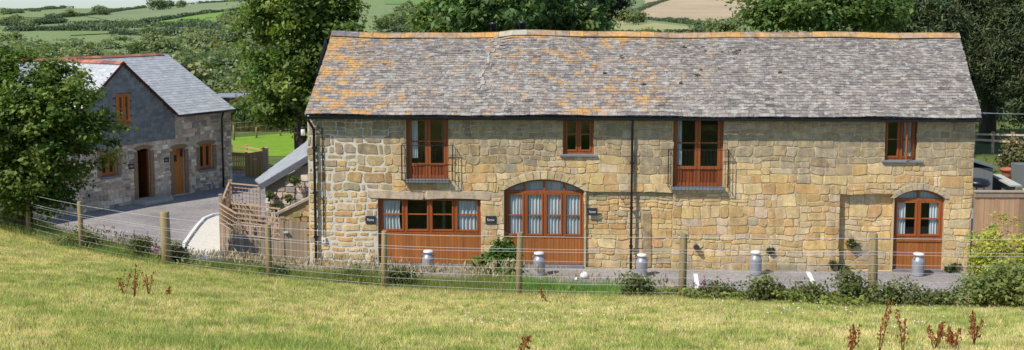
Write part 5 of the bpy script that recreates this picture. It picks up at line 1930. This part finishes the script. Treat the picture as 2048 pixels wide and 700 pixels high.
hedge('long hedge along the top of the big pale field on the left hillside', H1, 2.6, 2.0, seed=1)
hedge('hedge between the pale field and the bright green field', H2, 2.2, 1.8, seed=2)
hedge('broad dark hedge below the bright green field', H3, 3.4, 6, 1.6, seed=3)
hedge('dark hedge above the wooded valley on the left', H4, 3.0, 3.5, 1.8, seed=4)
hedge('hedge at the lower left of the hillside', [(0, 50), (40, 51), (90, 47), (130, 45)], 2.4, 3, 3.5, seed=5)
hedge('skyline hedge at the far left', [(0, 21), (60, 20), (110, 17), (150, 14)], 2.6, 3, seed=6)
hedge('scrubby hedge between the two lower left fields', [(20, 62), (80, 60), (140, 60), (220, 62)], 2.6, 4, 3.5, seed=7)
hedge('hedge along the foot of the ploughed field', [(1255, 36), (1300, 39), (1390, 49), (1460, 54)], 2.4, 2.4, seed=8)
hedge('dark hedge on the left flank of the ploughed field', [(1240, 24), (1275, 22), (1310, 8), (1345, -4)], 2.6, 3, seed=9)
hedge('low hedge just above the barn ridge in the right gap', [(1225, 66), (1300, 67), (1400, 66), (1450, 62)], 1.6, 2, 1.5, seed=10)

# ------------------------------------------------------------------ grass
def blades(name, X, Y_, Z, H_, Wd, T, lean=.5, label=None, tipT=None, heads=None):
    n = len(X)
    ang = rng.uniform(0, 2 * math.pi, n); la = rng.uniform(0, 2 * math.pi, n); lm = rng.uniform(.1, 1, n) * lean * H_
    dx, dy = np.cos(ang) * Wd / 2, np.sin(ang) * Wd / 2
    V = np.empty((n, 3, 3))
    V[:, 0] = np.stack([X - dx, Y_ - dy, Z - .01], 1); V[:, 1] = np.stack([X + dx, Y_ + dy, Z - .01], 1)
    V[:, 2] = np.stack([X + np.cos(la) * lm, Y_ + np.sin(la) * lm, Z + H_], 1)
    Tt = np.repeat(T[:, None, :], 3, 1).copy()
    if tipT is not None: Tt[:, 2] = tipT
    o = npmesh(name, V.reshape(-1, 3), np.arange(n * 3).reshape(n, 3), M['grass'], None, Tt.reshape(-1, 3))
    return tag(o, label, 'grass', None, 'stuff')


def scatter(n, r0, r1, d0f, d1f):
    """points in the wedge in front of the eye; d0f,d1f: metres from the fence line"""
    r = rng.uniform(r0, r1, n); d = np.sqrt(rng.uniform(8.5 ** 2, 36 ** 2, n))
    x, y = r * d, d
    f = np.interp(x, FX, FY)
    k = (y - f > d0f) & (y - f < d1f)
    return x[k], y[k], f[k]


x, y, f = scatter(1700000, -.58, .58, -22, .25)
n1 = noise2(x, y, .45, 1); n2 = noise2(x, y, 1.7, 2); n3 = noise2(x, y, 5, 4)
k = np.clip(.16 + .5 * n1 + .5 * n2 + .8 * (n3 - .5) - .05, 0, 1)
for (px, py, w) in ((40, 606, 1.0), (140, 632, 1.1), (420, 594, .9), (455, 498, .6), (300, 690, 1.2), (520, 640, .8), (880, 668, 1.0), (1230, 640, .9), (1610, 636, 1.2), (640, 690, 1.2), (220, 560, .7)):
    p = at(px, py, 17)
    for _ in range(5):
        q = ray(px, py); yy = p.y
        for d in np.arange(11, 34, .1):
            w_ = Vector((0, 0, EYE)) + q * (d / q.y)
            if w_.z <= tz(w_.x, w_.y): p = w_; break
        break
    w *= .75; wob = .5 * (n2 - .5) + .3 * (n3 - .5)
    g = np.exp(-(((x - p.x) / w + wob) ** 2 + ((y - p.y) / (w * 1.1) - wob) ** 2)) * (.5 + n3)
    k = np.clip(k - .55 * g * (.3 + 1.2 * n3), 0, 1)
nearf = np.clip(1 - (f - y) / 1.1, 0, 1)
k = np.clip(k + .35 * nearf * n2, 0, 1)
straw = np.array([.76, .67, .36]); ygr = np.array([.57, .57, .21]); grn = np.array([.31, .40, .11])
T = np.where(k[:, None] > .5, ygr + (straw - ygr) * ((k - .5) * 2)[:, None], grn + (ygr - grn) * (k * 2)[:, None])
T *= rng.uniform(.7, 1.3, (len(x), 1))
br = rng.random(len(x)) < .06 + .16 * nearf
T[br] = np.array([.33, .235, .12]) * rng.uniform(.6, 1.2, (br.sum(), 1))
H_ = (.02 + .035 * rng.random(len(x)) + .06 * np.clip(.5 - k, 0, 1) + .05 * nearf)
blades('meadow_grass', x, y, terrain(x, y), H_, rng.uniform(.007, .014, len(x)), T, .9)

# scattered tussocks, darker weeds and dry wisps standing out of the short grass
xt, yt, ft = scatter(13000, -.56, .56, -22, -.1)
nb_ = 26
xb = np.repeat(xt, nb_) + rng.normal(size=len(xt) * nb_) * np.repeat(rng.uniform(.02, .09, len(xt)), nb_)
yb_ = np.repeat(yt, nb_) + rng.normal(size=len(xt) * nb_) * np.repeat(rng.uniform(.02, .09, len(xt)), nb_)
kind_ = np.repeat(rng.random(len(xt)), nb_)
Tt_ = np.where((kind_ < .5)[:, None], np.array([.27, .34, .09]), np.where((kind_ < .8)[:, None], np.array([.68, .57, .32]), np.array([.42, .33, .17])))
Tt_ = Tt_ * rng.uniform(.65, 1.3, (len(xb), 1))
blades('grass_tussocks', xb, yb_, terrain(xb, yb_), np.repeat(rng.uniform(.04, .12, len(xt)), nb_) * rng.uniform(.4, 1.1, len(xb)), rng.uniform(.006, .014, len(xb)), Tt_, 1.1)
# long grass on the bank with pink seed heads
x, y, f = scatter(620000, -.56, .56, .1, 8.5)
z = terrain(x, y)
px_ = CX + FPX * x / y
keep = (z > .03) & (rng.random(len(x)) < np.where(px_ > 1350, .38, 1.0) * np.clip(1.15 - (y - f) / 11, .3, 1))
x, y, z, f, px_ = x[keep], y[keep], z[keep], f[keep], px_[keep]
n1 = noise2(x, y, .6, 21); n2 = noise2(x, y, 2.2, 22)
right = np.clip((px_ - 1250) / 200, 0, 1)
Hh = (.14 + .24 * n1 + .13 * rng.random(len(x))) * (1 - .62 * right) * (1 + .30 * np.clip((px_ - 560) / 150, 0, 1) * (1 - right) + .45 * np.clip((330 - px_) / 120, 0, 1)) * np.clip(.35 + (y - f) / 1.2, 0, 1)
g1, g2_ = np.array([.15, .22, .045]), np.array([.34, .38, .11])
T = g1 + (g2_ - g1) * np.clip(n2 * .8 + rng.random(len(x)) * .4, 0, 1)[:, None]
lush = ((px_ > 1020) & (px_ < 1300))[:, None]
T = np.where(lush, T * np.array([.75, 1.2, .7]), T)
dry = rng.random(len(x)) < .18
T[dry] = np.array([.26, .21, .12]) * rng.uniform(.7, 1.2, (dry.sum(), 1))
blades('long_grass', x, y, z, Hh, rng.uniform(.008, .016, len(x)), T, .45)
hk = (rng.random(len(x)) < .06 * np.clip((px_ - 60) / 300, .15, 1) * (1 - .75 * right) * (.3 + 1.2 * n1) * np.where((px_ > 1050) & (px_ < 1320), .5, 1)) & (Hh > .2)
hx, hy, hz_, hh = x[hk], y[hk], z[hk], Hh[hk] * 1.25 + .08
C = np.stack([hx + rng.normal(size=len(hx)) * .05, hy + rng.normal(size=len(hx)) * .05, hz_ + hh], 1)
T = np.array([.46, .36, .24]) * rng.uniform(.7, 1.3, (len(hx), 1)) * np.array([1, 1, 1]) + rng.normal(size=(len(hx), 1)) * .01
nn_ = len(C)
sz = rng.uniform(.035, .075, nn_); wv = rng.uniform(.010, .02, nn_); a_ = rng.uniform(0, 6.28, nn_)
V = np.empty((nn_, 4, 3)); ln = rng.normal(size=(nn_, 2)) * .02
V[:, 0] = C - np.stack([ln[:, 0], ln[:, 1], sz], 1); V[:, 2] = C + np.stack([ln[:, 0], ln[:, 1], sz], 1)
V[:, 1] = C + np.stack([np.cos(a_) * wv, np.sin(a_) * wv, sz * 0], 1); V[:, 3] = C - np.stack([np.cos(a_) * wv, np.sin(a_) * wv, sz * 0], 1)
tag(npmesh('seed_heads', V.reshape(-1, 3), np.arange(nn_ * 4).reshape(nn_, 4), M['grass'], None, np.repeat(np.clip(T, 0, 1), 4, 0)), kind='stuff')
# ragged verge: uncut grass along the wire, tall and green towards the left
xv, yv, fv = scatter(420000, -.56, .56, -.75, 1.6)
pv = CX + FPX * xv / yv; dv = yv - fv; nv1 = noise2(xv, yv, 1.3, 71); nv2 = noise2(xv, yv, .5, 72)
left_ = np.clip((380 - pv) / 160, 0, 1)
kv = (rng.random(len(xv)) < np.where(dv < .35, np.clip(1 - np.abs(dv) / .7, 0, 1) * (.25 + .9 * nv1), left_ * .9)) | ((left_ > .2) & (rng.random(len(xv)) < .6 * left_) & (dv > -.45))
xv, yv, dv, nv1, nv2, left_ = xv[kv], yv[kv], dv[kv], nv1[kv], nv2[kv], left_[kv]
Hv = (.07 + .20 * nv1 * rng.uniform(.4, 1, len(xv))) * (1 + 1.5 * left_ * (.5 + nv2) * np.clip(.5 + dv, .3, 1))
mixv = np.clip(.75 * nv2 + .5 * rng.random(len(xv)) - .25 - .35 * left_, 0, 1)[:, None]
Tv = np.array([.20, .29, .065]) * (1 - mixv) + np.array([.58, .48, .27]) * mixv
blades('verge_grass', xv, yv, terrain(xv, yv), Hv, rng.uniform(.007, .015, len(xv)), Tv * rng.uniform(.7, 1.3, (len(xv), 1)), .7)
# broad leaved weeds through the bank
xw, yw, fw_ = scatter(70000, -.56, .56, -1.9, 4.5)
kw_ = (noise2(xw, yw, 1.1, 51) > .52) & ((yw - fw_ > .1) | ((xw / yw > .14) & (yw - fw_ > -2.6 * np.clip((xw / yw - .1) * 3, 0, 1) * (.4 + .9 * noise2(xw, yw, .9, 57))))) & ((xw / yw > .14) | (rng.random(len(xw)) < .35)) & ((yw - fw_ < 1.6) | (xw / yw < .14))
xw, yw = xw[kw_], yw[kw_]
xw = np.repeat(xw, 7) + rng.normal(size=len(xw) * 7) * .07; yw = np.repeat(yw, 7) + rng.normal(size=len(yw) * 7) * .07
Cw = np.stack([xw, yw, terrain(xw, yw) + rng.uniform(.02, .25, len(xw)) * (.4 + .8 * noise2(xw, yw, 1.6, 55))], 1)
Vw, Fw = leaf_quads(Cw, rng.uniform(.05, .13, len(xw)), np.tile([0, -.3, .8], (len(xw), 1)), .5, .2, .7)
Tw = np.array([.13, .19, .05]) + np.array([.17, .15, .03]) * rng.random((len(xw), 1))
Tw[rng.random(len(xw)) < .10] = np.array([.34, .25, .12])
tag(npmesh('bank_weeds', Vw, Fw, M['leaf'], None, np.repeat(Tw, 4, 0)), kind='stuff')
# rough grass beyond the lawn and at the foot of the walls
n = 60000
x = rng.uniform(-24, -10, n); y = rng.uniform(69.5, 92, n)
blades('rough_grass', x, y, terrain(x, y), rng.uniform(.25, .8, n), rng.uniform(.03, .06, n),
       np.array([.17, .16, .065]) * rng.uniform(.6, 1.3, (n, 1)) * np.array([1, 1, .9]), .4)

# ---- foxgloves, docks, daisies
def foxglove(p, h, label, seed):
    random.seed(seed)
    r = thing('foxglove', label, 'flower', p)
    b = MB(); b.tint = (.10, .15, .05, 0); b.tube([(0, 0, 0), (.01, .0, h * .5), (.03, .0, h)], [.008, .007, .003], 5); b.build('stem', M['grass'], r)
    b = MB(); b.sm = True
    for i in range(18):
        f = i / 18; z = h * (.5 + .48 * f); a = i * 2.4; rr = .045 * (1.15 - f); l = .05 * (1.2 - f)
        k = U(.8, 1.2); b.tint = (.46 * k, .08 * k, .33 * k, 0)
        d = Vector((math.cos(a), math.sin(a), -.55)).normalized()
        q = Vector((.015 * f, 0, z)); b.tube([q, q + d * l, q + d * l * 1.6], [.008, rr * .42, rr * .55], 6)
    b.build('bells', M['flower'], r)
    b = MB(); b.tint = (.06, .10, .025, 0)
    for i in range(7):
        a = i * .9; d = Vector((math.cos(a), math.sin(a), 0)); s_ = Vector((-d.y, d.x, 0)) * .035; q = d * .16 + Vector((0, 0, .12 + .02 * i))
        b.poly([(0, 0, .03 + .02 * i), q * .6 + s_, q + d * .06 - Vector((0, 0, .05)), q * .6 - s_])
    b.build('leaves', M['grass'], r)


for i, (px, dy, ytop, lab) in enumerate([(268, 1.2, 458, 'foxglove left of the thick strainer post, leftmost of that patch'), (295, 1.0, 460, 'foxglove between the leftmost one and the strainer post'), (311, 1.6, 478, 'short foxglove just left of the strainer post'),
                                         (338, 1.3, 480, 'foxglove just right of the thick strainer post'), (352, 1.8, 478, 'second foxglove right of the thick strainer post'), (363, 1.5, 482, 'third foxglove right of the strainer post near the chippings'),
                                         (747, 5.3, 500, 'foxglove against the barn wall left of the wide window panel'), (1408, 2.6, 548, 'foxglove beside the painted line near the flue vent'), (1424, 2.2, 562, 'shorter foxglove right of the painted line near the flue vent')]):
    x = 0.0; y = 20.0
    for _ in range(6):
        y = float(np.interp(x, FX, FY)) + dy; x = at(px, 500, y).x
    g = tz(x, y); h = at(px, ytop, y).z - g
    foxglove(Vector((x, y, g)), max(.4, h), lab, 300 + i)
random.seed(77)


def dock(px, py, h, label, seed):
    random.seed(seed)
    q = ray(px, py); p = None
    for d in np.arange(9, 34, .05):
        w_ = Vector((0, 0, EYE)) + q * (d / q.y)
        if w_.z <= tz(w_.x, w_.y): p = w_; break
    r = thing('dock_plant', label, 'dock plant', p)
    for k in range(random.randint(2, 4)):
        b = MB(); b.tint = (.28, .12, .05, 0); s = b
        tip = Vector((U(-.14, .14), U(-.1, .1), h * U(.65, 1)))
        b.tube([(U(-.02, .02), 0, -.02), tip * .5 + Vector((U(-.02, .02), 0, 0)), tip], [.007, .006, .003], 5)
        for i in range(40 if px > 1600 else 26):
            f = U(.3, 1); c = tip * f + Vector((U(-.05, .05), U(-.05, .05), U(-.03, .03))) * (1.3 - f)
            kk = U(.6, 1.3); s.tint = (.30 * kk, .10 * kk, .04 * kk, 0)
            a = U(0, 6.3); z = U(.007, .017); e = Vector((math.cos(a), math.sin(a), U(-.3, .3))) * z; g = Vector((0, 0, z * 1.3))
            s.poly([c - e, c - g, c + e, c + g])
        b.build('flower_spike', M['grass'], r)


for i, (px, py, h, lab) in enumerate([(268, 596, .62, 'tall rust coloured dock below the thick strainer post'), (297, 592, .50, 'rust coloured dock right of the tall one below the strainer post'), (248, 590, .40, 'thin pale brown dock left of the tall one'),
                                      (335, 592, .18, 'low brown dock right of the two below the strainer post'), (1755, 712, .70, 'tallest red dock at the bottom right'), (1808, 708, .62, 'red dock just right of the tallest one'),
                                      (1700, 712, .40, 'short red dock left of the tallest one'), (1870, 700, .35, 'small red dock below the dark bramble'), (1948, 695, .50, 'red dock below the big corner bramble'), (1910, 702, .3, 'small red dock left of the corner bramble dock'), (1042, 712, .28, 'small red dock at the bottom centre'), (1094, 606, .35, 'rust coloured dock right of the centre fence post')]):
    dock(px, py, h, lab, 400 + i)
n = 500
xs = rng.uniform(-1, 11, n); d = rng.uniform(12.5, 19, n)
k = noise2(xs, d, .8, 61) > .55
xs, d = xs[k], d[k]; z = terrain(xs, d) + .09
Cc = np.stack([xs, d, z], 1)
V, F_ = leaf_quads(Cc, rng.uniform(.018, .034, len(xs)), np.tile([0, -.3, 1.0], (len(xs), 1)), 1.0, 0, .2)
tag(npmesh('daisies', V, F_, M['flower'], None, np.tile([.75, .74, .68], (len(V), 1))), 'small white daisies scattered in the lower right grass', 'flowers', None, 'stuff')
